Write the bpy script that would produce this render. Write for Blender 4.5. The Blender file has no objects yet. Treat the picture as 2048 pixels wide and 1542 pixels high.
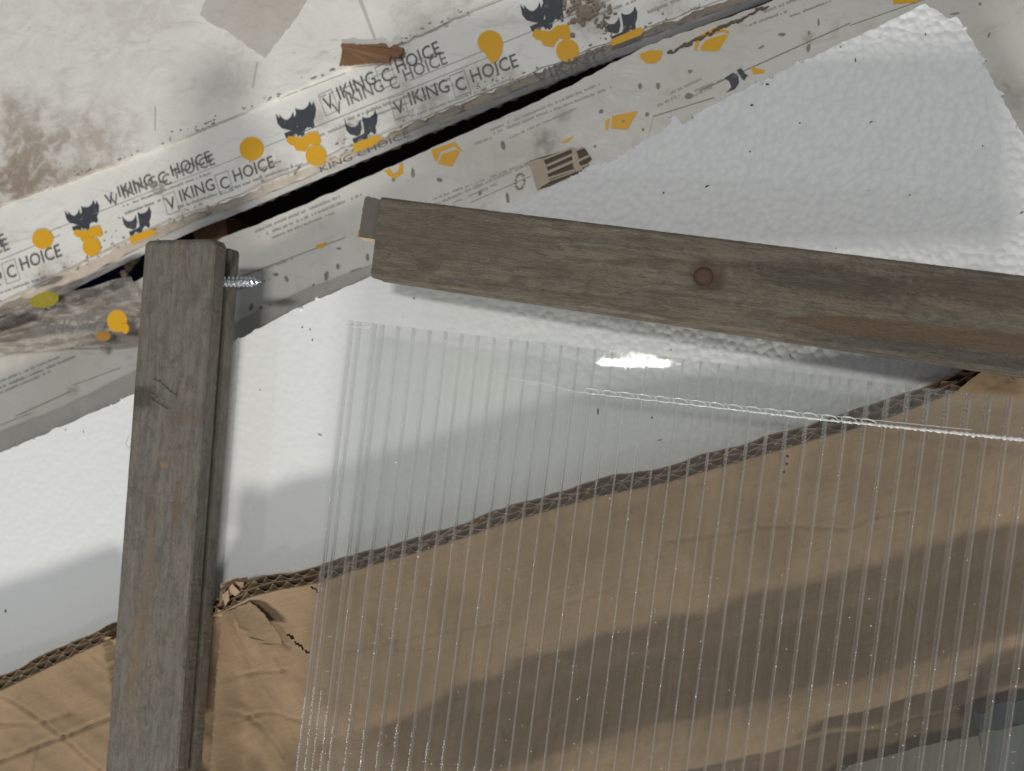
import bpy, bmesh, math, random
import numpy as np
from mathutils import Vector, Matrix, noise

random.seed(7)
S = bpy.context.scene
COL = S.collection
MM = 0.001
# ------------------------------------------------------------------ camera
F = 1608.0                                   # focal length in photo pixels (2048 wide)
TILT = math.radians(9.0)                     # the phone leans a little to the left
D0 = 318.0                                   # mm from lens to foam along the axis
RC = np.array([[math.cos(TILT), 0, math.sin(TILT)], [0, 1, 0], [-math.sin(TILT), 0, math.cos(TILT)]])
CAM = RC @ np.array([0, 0, D0])
cd = bpy.data.cameras.new('camera'); cam = bpy.data.objects.new('camera', cd); COL.objects.link(cam)
cam.location = CAM * MM; cam.rotation_euler = (0, TILT, 0)
cd.sensor_width = 36.0; cd.lens = F / 2048 * 36.0
cd.clip_start = 0.01; cd.clip_end = 50
cd.dof.use_dof = True; cd.dof.focus_distance = 0.283; cd.dof.aperture_fstop = 9.5
S.camera = cam

def P(px, py, z):
    """point (mm) on the level z seen at photo pixel px, py"""
    d = RC @ np.array([(px - 1024) / F, -(py - 771) / F, -1.0])
    return CAM + d * ((z - CAM[2]) / d[2])

# ------------------------------------------------------------------ world, lamps, exposure
W = bpy.data.worlds.new('World'); S.world = W; W.use_nodes = True
bg = W.node_tree.nodes['Background']
bg.inputs['Color'].default_value = (0.93, 0.96, 1.0, 1); bg.inputs['Strength'].default_value = 0.185
S.view_settings.view_transform = 'Standard'; S.view_settings.look = 'None'
S.view_settings.exposure = 0.0; S.view_settings.gamma = 1.0
S.render.engine = 'CYCLES'
S.cycles.use_denoising = True
S.cycles.max_bounces = 12; S.cycles.transparent_max_bounces = 64
S.cycles.sample_clamp_indirect = 6.0

def lamp(name, loc, target, sx, sy, watts, col, roll=0.0):
    ld = bpy.data.lights.new(name, 'AREA'); ld.shape = 'RECTANGLE'; ld.size = sx; ld.size_y = sy
    ld.energy = watts; ld.color = col
    o = bpy.data.objects.new(name, ld); COL.objects.link(o)
    o.location = loc
    z = (Vector(loc) - Vector(target)).normalized(); x = Vector((math.cos(roll), math.sin(roll), 0)); x = (x - z * x.dot(z)).normalized()
    o.rotation_euler = Matrix((x, z.cross(x), z)).transposed().to_euler()      # long side level, along roll
    return o
# ceiling tube: where the clear panel mirrors it (its reflection is seen near the panel's top edge)
q0 = P(1190, 716, 31); d0 = q0 - CAM; d0 = d0 / np.linalg.norm(d0); r0 = d0 * np.array([1, 1, -1])
lp = q0 + r0 * (1700 / r0[2])
lamp('ceiling_tube', lp * MM, q0 * MM, 0.165, 0.008, 0.16, (1.0, 0.97, 0.92), roll=-0.02)
# added broad overhead light, unseen, set where the clear panel does not mirror it
lamp('overhead_fill', (-0.06, 0.25, 1.74), (0, 0.02, 0), 0.30, 0.11, 8.0, (1.0, 0.97, 0.92))
# second lamp down the hall, low over the bottom of the picture
lamp('hall_lamp', (0.02, -1.60, 0.80), (0, 0, 0), 0.46, 0.14, 21.5, (1.0, 0.94, 0.86))

# small unseen lamp added for glints on the ribs near the bottom edge
lamp('glint_lamp', (-0.80, -0.66, 1.02), (-0.05, -0.12, 0), 0.05, 0.09, 0.8, (0.95, 0.98, 1.0))

# ------------------------------------------------------------------ shading helpers
class NT:
    def __init__(s, name):
        s.m = bpy.data.materials.new(name); s.m.use_nodes = True
        s.t = s.m.node_tree; s.t.nodes.clear()
        s.out = s.t.nodes.new('ShaderNodeOutputMaterial')
        a = s.t.nodes.new('ShaderNodeAttribute'); a.attribute_name = 'gc'; s.gc = a.outputs['Vector']
    def link(s, sock, v):
        if isinstance(v, bpy.types.NodeSocket): s.t.links.new(v, sock)
        elif v is not None:
            if isinstance(v, (tuple, list)) and sock.type == 'RGBA' and len(v) == 3: v = (*v, 1)
            sock.default_value = v
    def math(s, op, a, b=None, c=None, clamp=False):
        n = s.t.nodes.new('ShaderNodeMath'); n.operation = op; n.use_clamp = clamp
        for i, v in enumerate((a, b, c)):
            if v is not None: s.link(n.inputs[i], v)
        return n.outputs[0]
    def vmath(s, op, a, b=None, out=0):
        n = s.t.nodes.new('ShaderNodeVectorMath'); n.operation = op
        s.link(n.inputs[0], a)
        if b is not None: s.link(n.inputs[1], b)
        return n.outputs['Value'] if op in ('LENGTH', 'DOT_PRODUCT', 'DISTANCE') else n.outputs[0]
    def xyz(s, v):
        n = s.t.nodes.new('ShaderNodeSeparateXYZ'); s.link(n.inputs[0], v); return n.outputs
    def scale(s, v, k): return s.vmath('MULTIPLY', v, k if isinstance(k, tuple) else (k, k, k))
    def noise(s, vec, sc, detail=3, rough=0.55, dist=0.0):
        n = s.t.nodes.new('ShaderNodeTexNoise'); s.link(n.inputs['Vector'], vec); n.inputs['Scale'].default_value = sc
        n.inputs['Detail'].default_value = detail; n.inputs['Roughness'].default_value = rough
        n.inputs['Distortion'].default_value = dist
        return n.outputs['Fac']
    def voronoi(s, vec, sc, feat='SMOOTH_F1', smooth=0.3, rnd=1.0):
        n = s.t.nodes.new('ShaderNodeTexVoronoi'); n.feature = feat; s.link(n.inputs['Vector'], vec)
        n.inputs['Scale'].default_value = sc; n.inputs['Randomness'].default_value = rnd
        if feat == 'SMOOTH_F1': n.inputs['Smoothness'].default_value = smooth
        return n.outputs['Distance']
    def ss(s, v, lo, hi, a=0.0, b=1.0):
        n = s.t.nodes.new('ShaderNodeMapRange'); n.interpolation_type = 'SMOOTHSTEP'
        s.link(n.inputs[0], v)
        for i, x in zip((1, 2, 3, 4), (lo, hi, a, b)): n.inputs[i].default_value = x
        return n.outputs[0]
    def mix(s, f, a, b, mode='MIX'):
        n = s.t.nodes.new('ShaderNodeMix'); n.data_type = 'RGBA'; n.blend_type = mode
        s.link(n.inputs[0], f); s.link(n.inputs[6], a); s.link(n.inputs[7], b); return n.outputs[2]
    def bump(s, h, strength=1.0, dist=0.001, normal=None):
        n = s.t.nodes.new('ShaderNodeBump'); s.link(n.inputs['Height'], h)
        n.inputs['Strength'].default_value = strength; n.inputs['Distance'].default_value = dist
        if normal is not None: s.link(n.inputs['Normal'], normal)
        return n.outputs[0]
    def pbsdf(s, color, rough=0.5, normal=None, metal=0.0, spec=0.5, **kw):
        n = s.t.nodes.new('ShaderNodeBsdfPrincipled')
        s.link(n.inputs['Base Color'], color); s.link(n.inputs['Roughness'], rough)
        n.inputs['Metallic'].default_value = metal; n.inputs['Specular IOR Level'].default_value = spec
        if normal is not None: s.link(n.inputs['Normal'], normal)
        for k, v in kw.items(): s.link(n.inputs[k.replace('_', ' ')], v)
        return n.outputs[0]
    def finish(s, sh):
        s.t.links.new(sh, s.out.inputs['Surface']); return s.m

def spot(n, cx, cy, r, soft=0.5, amp=0.0, sc=0.1, vec=None):
    """mask (0..1) round a world point cx, cy (mm) with a ragged rim"""
    v = n.gc if vec is None else vec
    d = n.vmath('SUBTRACT', v, (cx, cy, 0)); d = n.vmath('MULTIPLY', d, (1, 1, 0))
    l = n.vmath('LENGTH', d)
    if amp: l = n.math('ADD', l, n.math('MULTIPLY', n.math('SUBTRACT', n.noise(v, sc, 5, 0.7), 0.5), amp * 2))
    return n.ss(l, r * soft, r, 1.0, 0.0)

def spotpx(n, px, py, rpx, z=-18, **k):
    p = P(px, py, z); p2 = P(px + rpx, py, z)
    return spot(n, float(p[0]), float(p[1]), float(np.linalg.norm(p2 - p)), **k)

# ---- materials
def mat_film(name, base, stains=(), dirt=0.35, gloss=0.35):
    n = NT(name)
    big = n.noise(n.gc, 0.018, 4, 0.6); fine = n.noise(n.gc, 0.12, 5, 0.7, 0.4)
    col = n.mix(n.ss(big, 0.35, 0.75, 0, dirt), base, (base[0] * .80, base[1] * .755, base[2] * .68))
    sm = n.noise(n.scale(n.gc, (0.05, 0.12, 0.1)), 1.0, 6, 0.7, 1.2)
    col = n.mix(n.ss(sm, 0.52, 0.74, 0, 0.34), col, (0.40, 0.34, 0.27))
    sp = n.noise(n.gc, 0.45, 3, 0.6)
    col = n.mix(n.ss(sp, 0.69, 0.76, 0, 0.5), col, (0.20, 0.16, 0.12))
    for (px, py, r, c, a, soft, amp) in stains:
        m = spotpx(n, px, py, r, soft=soft, amp=amp, sc=0.11)
        br = n.ss(fine, 0.36, 0.62, 0.25, 1.0)
        col = n.mix(n.math('MULTIPLY', n.math('MULTIPLY', m, br), a), col, c)
    w = n.noise(n.scale(n.gc, (0.05, 0.05, 0.05)), 1.0, 3, 0.5, 1.5)
    nb = n.bump(w, 0.5, 0.0015)
    nb = n.bump(n.noise(n.gc, 0.5, 3), 0.15, 0.0004, nb)
    return n.finish(n.pbsdf(col, n.ss(fine, 0.3, 0.7, gloss, gloss + .25), nb, spec=0.35))

def mat_plain(name, c, rough=0.6, var=0.15, sc=0.4, metal=0.0, spec=0.3, bump=0.0003):
    n = NT(name); f = n.noise(n.gc, sc, 5, 0.65)
    col = n.mix(f, tuple(x * (1 - var) for x in c), tuple(min(1, x * (1 + var)) for x in c))
    return n.finish(n.pbsdf(col, rough, n.bump(f, 0.4, bump) if bump else None, metal, spec))

def mat_print(name, c, wear=0.55):
    """ink on film, worn through in places"""
    n = NT(name); f = n.noise(n.gc, 0.35, 5, 0.75)
    col = n.mix(n.ss(f, 0.52, 0.74, 0, wear), c, (0.60, 0.56, 0.50))
    return n.finish(n.pbsdf(col, 0.42, spec=0.35))

def mat_foam():
    n = NT('expanded_foam')
    wv = n.vmath('ADD', n.gc, n.scale(n.vmath('SUBTRACT', n.t_noise3(n.gc, 0.05), (0.5, 0.5, 0.5)), 6.0)) if hasattr(n, 't_noise3') else n.gc
    v = n.voronoi(n.gc, 0.34, 'SMOOTH_F1', 0.25, 0.85)
    mid = n.noise(n.gc, 0.045, 3, 0.5)
    x, y, z = n.xyz(n.gc)      # the beads stand out more towards the upper right of the sheet
    wgt = n.ss(n.math('ADD', n.math('MULTIPLY', x, 0.8), y), -20, 110, 0.14, 1.0)
    h = n.math('MULTIPLY', n.math('MULTIPLY', v, -1.0), wgt)
    nb = n.bump(mid, 0.35, 0.0010)
    nb = n.bump(h, 0.65, 0.0015, nb)
    nb = n.bump(n.noise(n.gc, 1.3, 3, 0.6), 0.10, 0.0003, nb)
    col = n.mix(n.math('MULTIPLY', n.ss(v, 0.35, 0.75), wgt), (0.86, 0.885, 0.885), (0.81, 0.835, 0.845))
    col = n.mix(n.ss(n.noise(n.gc, 0.09, 5, 0.7), 0.60, 0.82, 0, 0.30), col, (0.66, 0.65, 0.61))
    return n.finish(n.pbsdf(col, 0.62, nb, spec=0.25))

def mat_card(name, base=(0.295, 0.214, 0.134), k=1.0):
    n = NT(name)
    f = n.noise(n.gc, 0.03, 5, 0.65, 0.6); fib = n.noise(n.scale(n.gc, (0.55, 0.9, 0.5)), 1.0, 6, 0.75)
    col = n.mix(n.ss(f, 0.3, 0.7), tuple(c * .86 * k for c in base), tuple(c * 1.12 * k for c in base))
    col = n.mix(n.ss(fib, 0.40, 0.75, 0, 0.30), col, tuple(c * 0.62 * k for c in base))
    spk = n.noise(n.gc, 0.9, 2, 0.5)
    col = n.mix(n.ss(spk, 0.70, 0.76, 0, 0.5), col, tuple(c * 0.40 * k for c in base))
    sk = n.noise(n.scale(n.gc, (0.05, 0.75, 0.4)), 1.0, 5, 0.7, 0.3)
    col = n.mix(n.ss(sk, 0.45, 0.72, 0, 0.35), col, tuple(c * 0.66 * k for c in base))
    bt = n.noise(n.gc, 0.055, 4, 0.6, 1.0)
    col = n.mix(n.ss(bt, 0.60, 0.75, 0, 0.35), col, (0.15, 0.115, 0.08))
    nb = n.bump(fib, 0.35, 0.0006); nb = n.bump(f, 0.3, 0.003, nb); nb = n.bump(sk, 0.25, 0.0006, nb)
    return n.finish(n.pbsdf(col, 0.82, nb, spec=0.15))

def mat_wood(name, c_dark, c_mid, c_warm, marks=(), bands=(), k_warm=0.6):
    """gc = (across, along, depth) in mm in the rail's own frame"""
    n = NT(name)
    st = n.noise(n.scale(n.gc, (0.60, 0.035, 0.60)), 1.0, 6, 0.68, 0.6)
    fi = n.noise(n.scale(n.gc, (2.6, 0.42, 2.6)), 1.0, 6, 0.78, 0.35)
    pa = n.noise(n.scale(n.gc, (0.11, 0.018, 0.11)), 1.0, 4, 0.6, 0.8)
    col = n.mix(n.ss(st, 0.36, 0.62), c_dark, c_mid)
    col = n.mix(n.ss(pa, 0.46, 0.70, 0, k_warm), col, c_warm)
    bl = n.noise(n.scale(n.gc, (0.16, 0.03, 0.16)), 1.3, 3, 0.6, 0.5)
    col = n.mix(n.ss(bl, 0.50, 0.66, 0, 0.40), col, (c_mid[0] * .80, c_mid[1] * .93, c_mid[2] * 1.04))
    col = n.mix(n.ss(fi, 0.48, 0.78, 0, 0.34), col, tuple(c * 0.42 for c in c_dark))
    ch = n.noise(n.scale(n.gc, (1.5, 0.38, 1.5)), 1.0, 6, 0.85, 0.0)
    mo = n.noise(n.scale(n.gc, (0.30, 0.12, 0.30)), 1.0, 6, 0.75, 0.8)
    col = n.mix(n.ss(mo, 0.42, 0.64, 0, 0.60), col, tuple(c * 0.62 for c in c_dark))
    col = n.mix(n.ss(ch, 0.62, 0.70, 0, 0.42), col, tuple(min(1, c * 2.1) for c in c_warm))
    for (a, s, ra, rs, c, amt, amp) in marks:
        v = n.vmath('MULTIPLY', n.vmath('SUBTRACT', n.gc, (a, s, 0)), (1 / ra, 1 / rs, 0))
        l = n.math('ADD', n.vmath('LENGTH', v), n.math('MULTIPLY', n.math('SUBTRACT', n.noise(n.gc, 0.5, 5, 0.75), 0.5), amp))
        col = n.mix(n.math('MULTIPLY', n.ss(l, 0.45, 1.05, 1, 0), amt), col, c)
    for (a0, a1, s0, s1, hw, c, amt) in bands:           # a streak whose centre runs from a0 at s0 to a1 at s1
        x, y, z = n.xyz(n.gc)
        t = n.math('DIVIDE', n.math('SUBTRACT', y, s0), s1 - s0)
        cen = n.math('ADD', a0, n.math('MULTIPLY', t, a1 - a0))
        wob = n.math('MULTIPLY', n.math('SUBTRACT', n.noise(n.scale(n.gc, (0.05, 0.03, 0.05)), 1.0, 4), 0.5), 3.0)
        d = n.math('ABSOLUTE', n.math('ADD', n.math('SUBTRACT', x, cen), wob))
        wid = n.math('MULTIPLY', n.ss(t, 0.0, 0.35), hw)
        m = n.ss(n.math('SUBTRACT', d, wid), -0.5, 0.4, 1, 0)
        col = n.mix(n.math('MULTIPLY', m, amt), col, c)
    nb = n.bump(st, 0.35, 0.0012); nb = n.bump(fi, 0.8, 0.0009, nb); nb = n.bump(ch, 0.6, 0.0008, nb); nb = n.bump(mo, 0.4, 0.0012, nb)
    return n.finish(n.pbsdf(col, 0.72, nb, spec=0.25))

def mat_clear(name, tint=(0.992, 0.994, 0.990), rough=0.02, haze=0.02, wav=None, power=5.0, streak=True, hcol=(0.8, 0.82, 0.83)):
    """thin clear plastic: see-through, mirror-like at grazing angles, faint white haze mixed in"""
    n = NT(name)
    g = n.t.nodes.new('ShaderNodeNewGeometry')
    c = n.math('ABSOLUTE', n.vmath('DOT_PRODUCT', g.outputs['Incoming'], g.outputs['Normal']))
    fr = n.math('ADD', 0.028, n.math('MULTIPLY', n.math('POWER', n.math('SUBTRACT', 1.0, c, clamp=True), power), 0.95))
    tr = n.t.nodes.new('ShaderNodeBsdfTransparent'); tr.inputs[0].default_value = (*tint, 1)
    gl = n.t.nodes.new('ShaderNodeBsdfGlossy'); gl.inputs['Roughness'].default_value = rough
    gl.inputs[0].default_value = (1, 1, 1, 1)
    if wav: n.link(gl.inputs['Normal'], wav(n))
    df = n.t.nodes.new('ShaderNodeBsdfDiffuse'); df.inputs[0].default_value = (*hcol, 1)
    hz = haze
    if streak:
        s1 = n.noise(n.scale(n.gc, (1.6, 0.05, 1)), 1.0, 4, 0.7)
        hz = n.ss(s1, 0.35, 0.75, haze * 0.3, haze * 2.0)
    m1 = n.t.nodes.new('ShaderNodeMixShader'); n.link(m1.inputs[0], hz)
    n.t.links.new(tr.outputs[0], m1.inputs[1]); n.t.links.new(df.outputs[0], m1.inputs[2])
    m2 = n.t.nodes.new('ShaderNodeMixShader'); n.link(m2.inputs[0], fr)
    n.t.links.new(m1.outputs[0], m2.inputs[1]); n.t.links.new(gl.outputs[0], m2.inputs[2])
    return n.finish(m2.outputs[0])

M = {}
BR = (0.27, 0.205, 0.145)
M['film_back'] = mat_film('dirty_white_film', (0.83, 0.825, 0.79), [
    (90, 330, 170, BR, 0.85, 0.15, 14), (215, 300, 110, (0.40, 0.33, 0.26), 0.7, 0.1, 12), (20, 395, 130, BR, 0.9, 0.1, 12),
    (35, 240, 60, (0.30, 0.25, 0.2), 0.6, 0.1, 10), (470, 160, 90, (0.45, 0.41, 0.37), 0.45, 0.1, 14), (880, 50, 120, (0.40, 0.36, 0.31), 0.5, 0.1, 16), (300, 40, 120, (0.5, 0.46, 0.42), 0.35, 0.1, 16), (150, 130, 330, (0.55, 0.51, 0.47), 0.30, 0.2, 20)], dirt=0.22)
M['film_print'] = mat_film('printed_white_film', (0.83, 0.83, 0.80), [
    (830, 230, 95, (0.34, 0.30, 0.25), 0.75, 0.1, 14), (960, 185, 90, (0.36, 0.32, 0.27), 0.7, 0.1, 14),
    (700, 285, 60, (0.34, 0.30, 0.25), 0.6, 0.1, 10), (1180, 20, 70, (0.20, 0.16, 0.125), 0.8, 0.1, 12),
    (545, 350, 70, (0.33, 0.28, 0.23), 0.6, 0.1, 12), (110, 565, 70, (0.34, 0.28, 0.22), 0.65, 0.1, 12), (1010, 160, 50, (0.35, 0.3, 0.25), 0.6, 0.1, 10), (400, 440, 60, (0.34, 0.28, 0.22), 0.6, 0.1, 10), (320, 378, 16, (0.27, 0.24, 0.2), 0.9, 0.6, 2), (640, 235, 40, (0.40, 0.35, 0.3), 0.6, 0.1, 8),
    (1330, 10, 60, (0.45, 0.40, 0.34), 0.6, 0.1, 10)], dirt=0.30)
M['film_front'] = mat_film('front_white_film', (0.69, 0.685, 0.645), [
    (1085, 282, 50, (0.26, 0.235, 0.205), 0.80, 0.0, 6), (1125, 230, 28, (0.30, 0.27, 0.235), 0.6, 0.0, 4),
    (1270, 325, 60, (0.42, 0.38, 0.33), 0.5, 0.1, 8), (2020, 190, 90, (0.33, 0.31, 0.28), 0.7, 0.1, 8),
    (208, 700, 16, (0.30, 0.25, 0.20), 0.9, 0.3, 3), (60, 660, 150, (0.50, 0.44, 0.38), 0.5, 0.1, 10),
    (1615, 70, 20, (0.36, 0.34, 0.25), 0.7, 0.1, 4), (140, 780, 20, (0.34, 0.29, 0.25), 0.8, 0.1, 4),
    (80, 860, 90, (0.40, 0.36, 0.31), 0.4, 0.1, 8)], dirt=0.45)
M['edge_dirty'] = mat_film('soiled_film_edge', (0.50, 0.455, 0.40), [], dirt=0.9)
M['edge_white'] = mat_plain('white_plastic_lip', (0.62, 0.62, 0.62), 0.35, 0.15, 0.12)
M['film_rim'] = mat_plain('grey_film_rim', (0.44, 0.435, 0.40), 0.4, 0.22, 0.09)
M['navy'] = mat_print('navy_ink', (0.055, 0.065, 0.080), 0.25)
M['letter'] = mat_print('dark_letter_ink', (0.115, 0.120, 0.120), 0.5)
M['ghost'] = mat_print('faded_letter_ink', (0.21, 0.21, 0.205), 0.6)
M['fine'] = mat_print('fine_print_ink', (0.36, 0.36, 0.35), 0.5)
M['yellow'] = mat_print('yellow_ink', (0.78, 0.42, 0.018), 0.15)
M['olive'] = mat_plain('stained_yellow_ink', (0.36, 0.31, 0.035), 0.5, 0.3, 0.3)
M['scuff'] = mat_plain('grey_scuff', (0.29, 0.27, 0.23), 0.8, 0.5, 0.9)
M['tape'] = mat_film('dirty_translucent_tape', (0.60, 0.575, 0.535), [], dirt=0.8)
M['brown_paper'] = mat_plain('brown_paper', (0.225, 0.125, 0.068), 0.7, 0.18, 0.5)
M['foam'] = mat_foam()
M['card'] = mat_card('kraft_liner')
M['card_in'] = mat_card('kraft_inner_liner', (0.30, 0.21, 0.13))
M['flute'] = mat_card('kraft_fluting', (0.43, 0.325, 0.215))
M['floor'] = mat_plain('dark_floor', (0.030, 0.021, 0.015), 0.9, 0.4, 0.1)
M['blue'] = mat_plain('blue_plastic', (0.012, 0.03, 0.16), 0.45, 0.3, 0.1)
M['rust'] = mat_plain('rust_brown_wood', (0.20, 0.105, 0.06), 0.8, 0.45, 0.25)
M['crumb'] = mat_plain('beige_crumb', (0.42, 0.33, 0.26), 0.8, 0.4, 0.3)
M['speck'] = mat_plain('dark_grit', (0.15, 0.135, 0.115), 0.8, 0.4, 1.0)
M['zinc'] = mat_plain('bright_zinc', (0.62, 0.68, 0.72), 0.23, 0.15, 0.8, metal=1.0, bump=0.0001)
M['fibre'] = mat_plain('wood_fibre', (0.11, 0.085, 0.06), 0.8, 0.3, 1.0)
M['fibre_pale'] = mat_plain('pale_wood_fibre', (0.34, 0.28, 0.21), 0.8, 0.3, 1.0)
M['fresh'] = mat_plain('fresh_cut_wood', (0.62, 0.47, 0.30), 0.7, 0.2, 0.6)
M['slat'] = mat_plain('beige_corrugated_liner', (0.50, 0.42, 0.34), 0.75, 0.2, 0.3)
M['recess'] = mat_plain('dark_recess_board', (0.13, 0.105, 0.085), 0.9, 0.3, 0.4)
M['white_card'] = mat_plain('pale_grey_card', (0.150, 0.138, 0.118), 0.7, 0.12, 0.1)
M['teal'] = mat_plain('pale_teal_plastic', (0.095, 0.102, 0.090), 0.5, 0.25, 0.08)
M['dark_teal'] = mat_plain('dark_teal_film', (0.028, 0.036, 0.035), 0.5, 0.5, 0.2)
M['dust'] = mat_plain('white_dust', (0.75, 0.72, 0.66), 0.6, 0.2, 1.0)
M['knot_mat'] = None

# ------------------------------------------------------------------ object helpers
def tag(o, label=None, cat=None, group=None, kind=None):
    if label: o['label'] = label
    if cat: o['category'] = cat
    if group: o['group'] = group
    if kind: o['kind'] = kind
    return o

def thing(name, base, label, cat, group=None):
    o = bpy.data.objects.new(name, None); COL.objects.link(o)
    o.empty_display_size = 0.02
    o.location = Vector([float(x) for x in base]) * MM
    return tag(o, label, cat, group)

def obj(name, verts, faces, mat, parent=None, gc=None, smooth=False, kind=None):
    """verts in world mm; gc (pattern coordinates, mm) defaults to them"""
    v = np.asarray(verts, float)
    off = np.zeros(3) if parent is None else np.array(world_mm(parent))
    me = bpy.data.meshes.new(name)
    me.from_pydata(((v - off) * MM).tolist(), [], [list(map(int, f)) for f in faces])
    a = me.attributes.new('gc', 'FLOAT_VECTOR', 'POINT')
    g = np.asarray(v if gc is None else gc, np.float32)
    a.data.foreach_set('vector', g.ravel())
    me.materials.append(mat)
    if smooth: me.polygons.foreach_set('use_smooth', [True] * len(me.polygons))
    me.update()
    o = bpy.data.objects.new(name, me); COL.objects.link(o)
    if parent is not None: o.parent = parent
    if kind: o['kind'] = kind
    return o

def world_mm(o):
    l = Vector((0, 0, 0))
    while o is not None:
        l = l + o.location; o = o.parent
    return [l.x / MM, l.y / MM, l.z / MM]

class MB:
    """collects geometry (world mm) for one mesh"""
    def __init__(s): s.v = []; s.f = []; s.g = []
    def add(s, v, f, g=None):
        n = len(s.v); s.v += [list(map(float, p)) for p in v]; s.g += [list(map(float, p)) for p in (v if g is None else g)]
        s.f += [[i + n for i in q] for q in f]
    def prism(s, pts, top, bot):
        """closed outline pts [(x,y)], top / bottom level (number or per-vertex list)"""
        k = len(pts); t = top if hasattr(top, '__len__') else [top] * k; b = bot if hasattr(bot, '__len__') else [bot] * k
        a = sum(pts[i][0] * pts[(i + 1) % k][1] - pts[(i + 1) % k][0] * pts[i][1] for i in range(k))
        idx = list(range(k)) if a > 0 else list(range(k))[::-1]
        v = [(pts[i][0], pts[i][1], t[i]) for i in idx] + [(pts[i][0], pts[i][1], b[i]) for i in idx]
        f = [list(range(k)), list(range(2 * k - 1, k - 1, -1))] + [[i, i + k, (i + 1) % k + k, (i + 1) % k] for i in range(k)]
        s.add(v, f)
    def tube(s, pts, r, k=6, closed=False):
        pts = [np.asarray(p, float) for p in pts]; n = len(pts); v = []
        rr = r if hasattr(r, '__len__') else [r] * n
        for i, p in enumerate(pts):
            t = pts[min(i + 1, n - 1)] - pts[max(i - 1, 0)]; t = t / (np.linalg.norm(t) + 1e-9)
            u = np.cross(t, [0.13, 0.21, 1.0]); u /= np.linalg.norm(u) + 1e-9; w = np.cross(t, u)
            for j in range(k):
                a = 2 * math.pi * j / k; v.append(p + rr[i] * (math.cos(a) * u + math.sin(a) * w))
        f = [[i * k + j, i * k + (j + 1) % k, (i + 1) * k + (j + 1) % k, (i + 1) * k + j] for i in range(n - 1) for j in range(k)]
        f += [list(range(k))[::-1], [(n - 1) * k + j for j in range(k)]]
        s.add(v, f)
    def blob(s, c, rx, ry, rz, rot=0.0, seed=0, jit=0.25, nu=7, nv=4):
        rnd = random.Random(seed); v = []; f = []
        ca, sa = math.cos(rot), math.sin(rot)
        for i in range(nv + 1):
            th = math.pi * i / nv
            for j in range(nu):
                ph = 2 * math.pi * j / nu; q = 1 + rnd.uniform(-jit, jit)
                x, y, z = rx * q * math.sin(th) * math.cos(ph), ry * q * math.sin(th) * math.sin(ph), rz * math.cos(th)
                v.append((c[0] + ca * x - sa * y, c[1] + sa * x + ca * y, c[2] + z))
        for i in range(nv):
            for j in range(nu):
                f.append([i * nu + j, (i + 1) * nu + j, (i + 1) * nu + (j + 1) % nu, i * nu + (j + 1) % nu])
        s.add(v, f)
    def build(s, name, mat, parent=None, smooth=False, kind=None):
        return obj(name, s.v, s.f, mat, parent, s.g, smooth, kind)

def px_poly(pts, z): return [tuple(P(x, y, z)[:2]) for x, y in pts]

def rough_line(pts, step, amp, seed, octave=0.25):
    """subdivide a polyline (px) and ruffle it"""
    rnd = random.Random(seed); out = []
    for (a, b) in zip(pts[:-1], pts[1:]):
        d = math.hypot(b[0] - a[0], b[1] - a[1]); k = max(1, int(d / step))
        nx, ny = -(b[1] - a[1]) / (d + 1e-9), (b[0] - a[0]) / (d + 1e-9)
        for i in range(k):
            t = i / k; x, y = a[0] + (b[0] - a[0]) * t, a[1] + (b[1] - a[1]) * t
            w = amp * (noise.noise(Vector((x * octave * .2, y * octave * .2, seed))) * 1.2 + rnd.uniform(-.5, .5)) if i else 0
            out.append((x + nx * w, y + ny * w))
    out.append(pts[-1]); return out

def flat_print(name, polys, mat, parent, z, lift=0.25):
    """ink shapes (px outlines) lying on level z"""
    mb = MB()
    for pl in polys: mb.prism(px_poly(pl, z + lift), z + lift, z + lift - 0.2)
    return mb.build(name, mat, parent)

# ------------------------------------------------------------------ lettering
_tc = {}
def glyphs(txt, thin=0.004):
    if txt in _tc: return _tc[txt]
    c = bpy.data.curves.new('lettering', 'FONT'); c.body = txt; c.size = 1.0; c.resolution_u = 2; c.offset = thin
    o = bpy.data.objects.new('lettering', c); COL.objects.link(o)
    dg = bpy.context.evaluated_depsgraph_get(); me = bpy.data.meshes.new_from_object(o.evaluated_get(dg))
    v = np.array([p.co[:] for p in me.vertices]); f = [list(p.vertices) for p in me.polygons]
    bpy.data.objects.remove(o); bpy.data.curves.remove(c); bpy.data.meshes.remove(me)
    _tc[txt] = (v, f); return v, f

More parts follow.
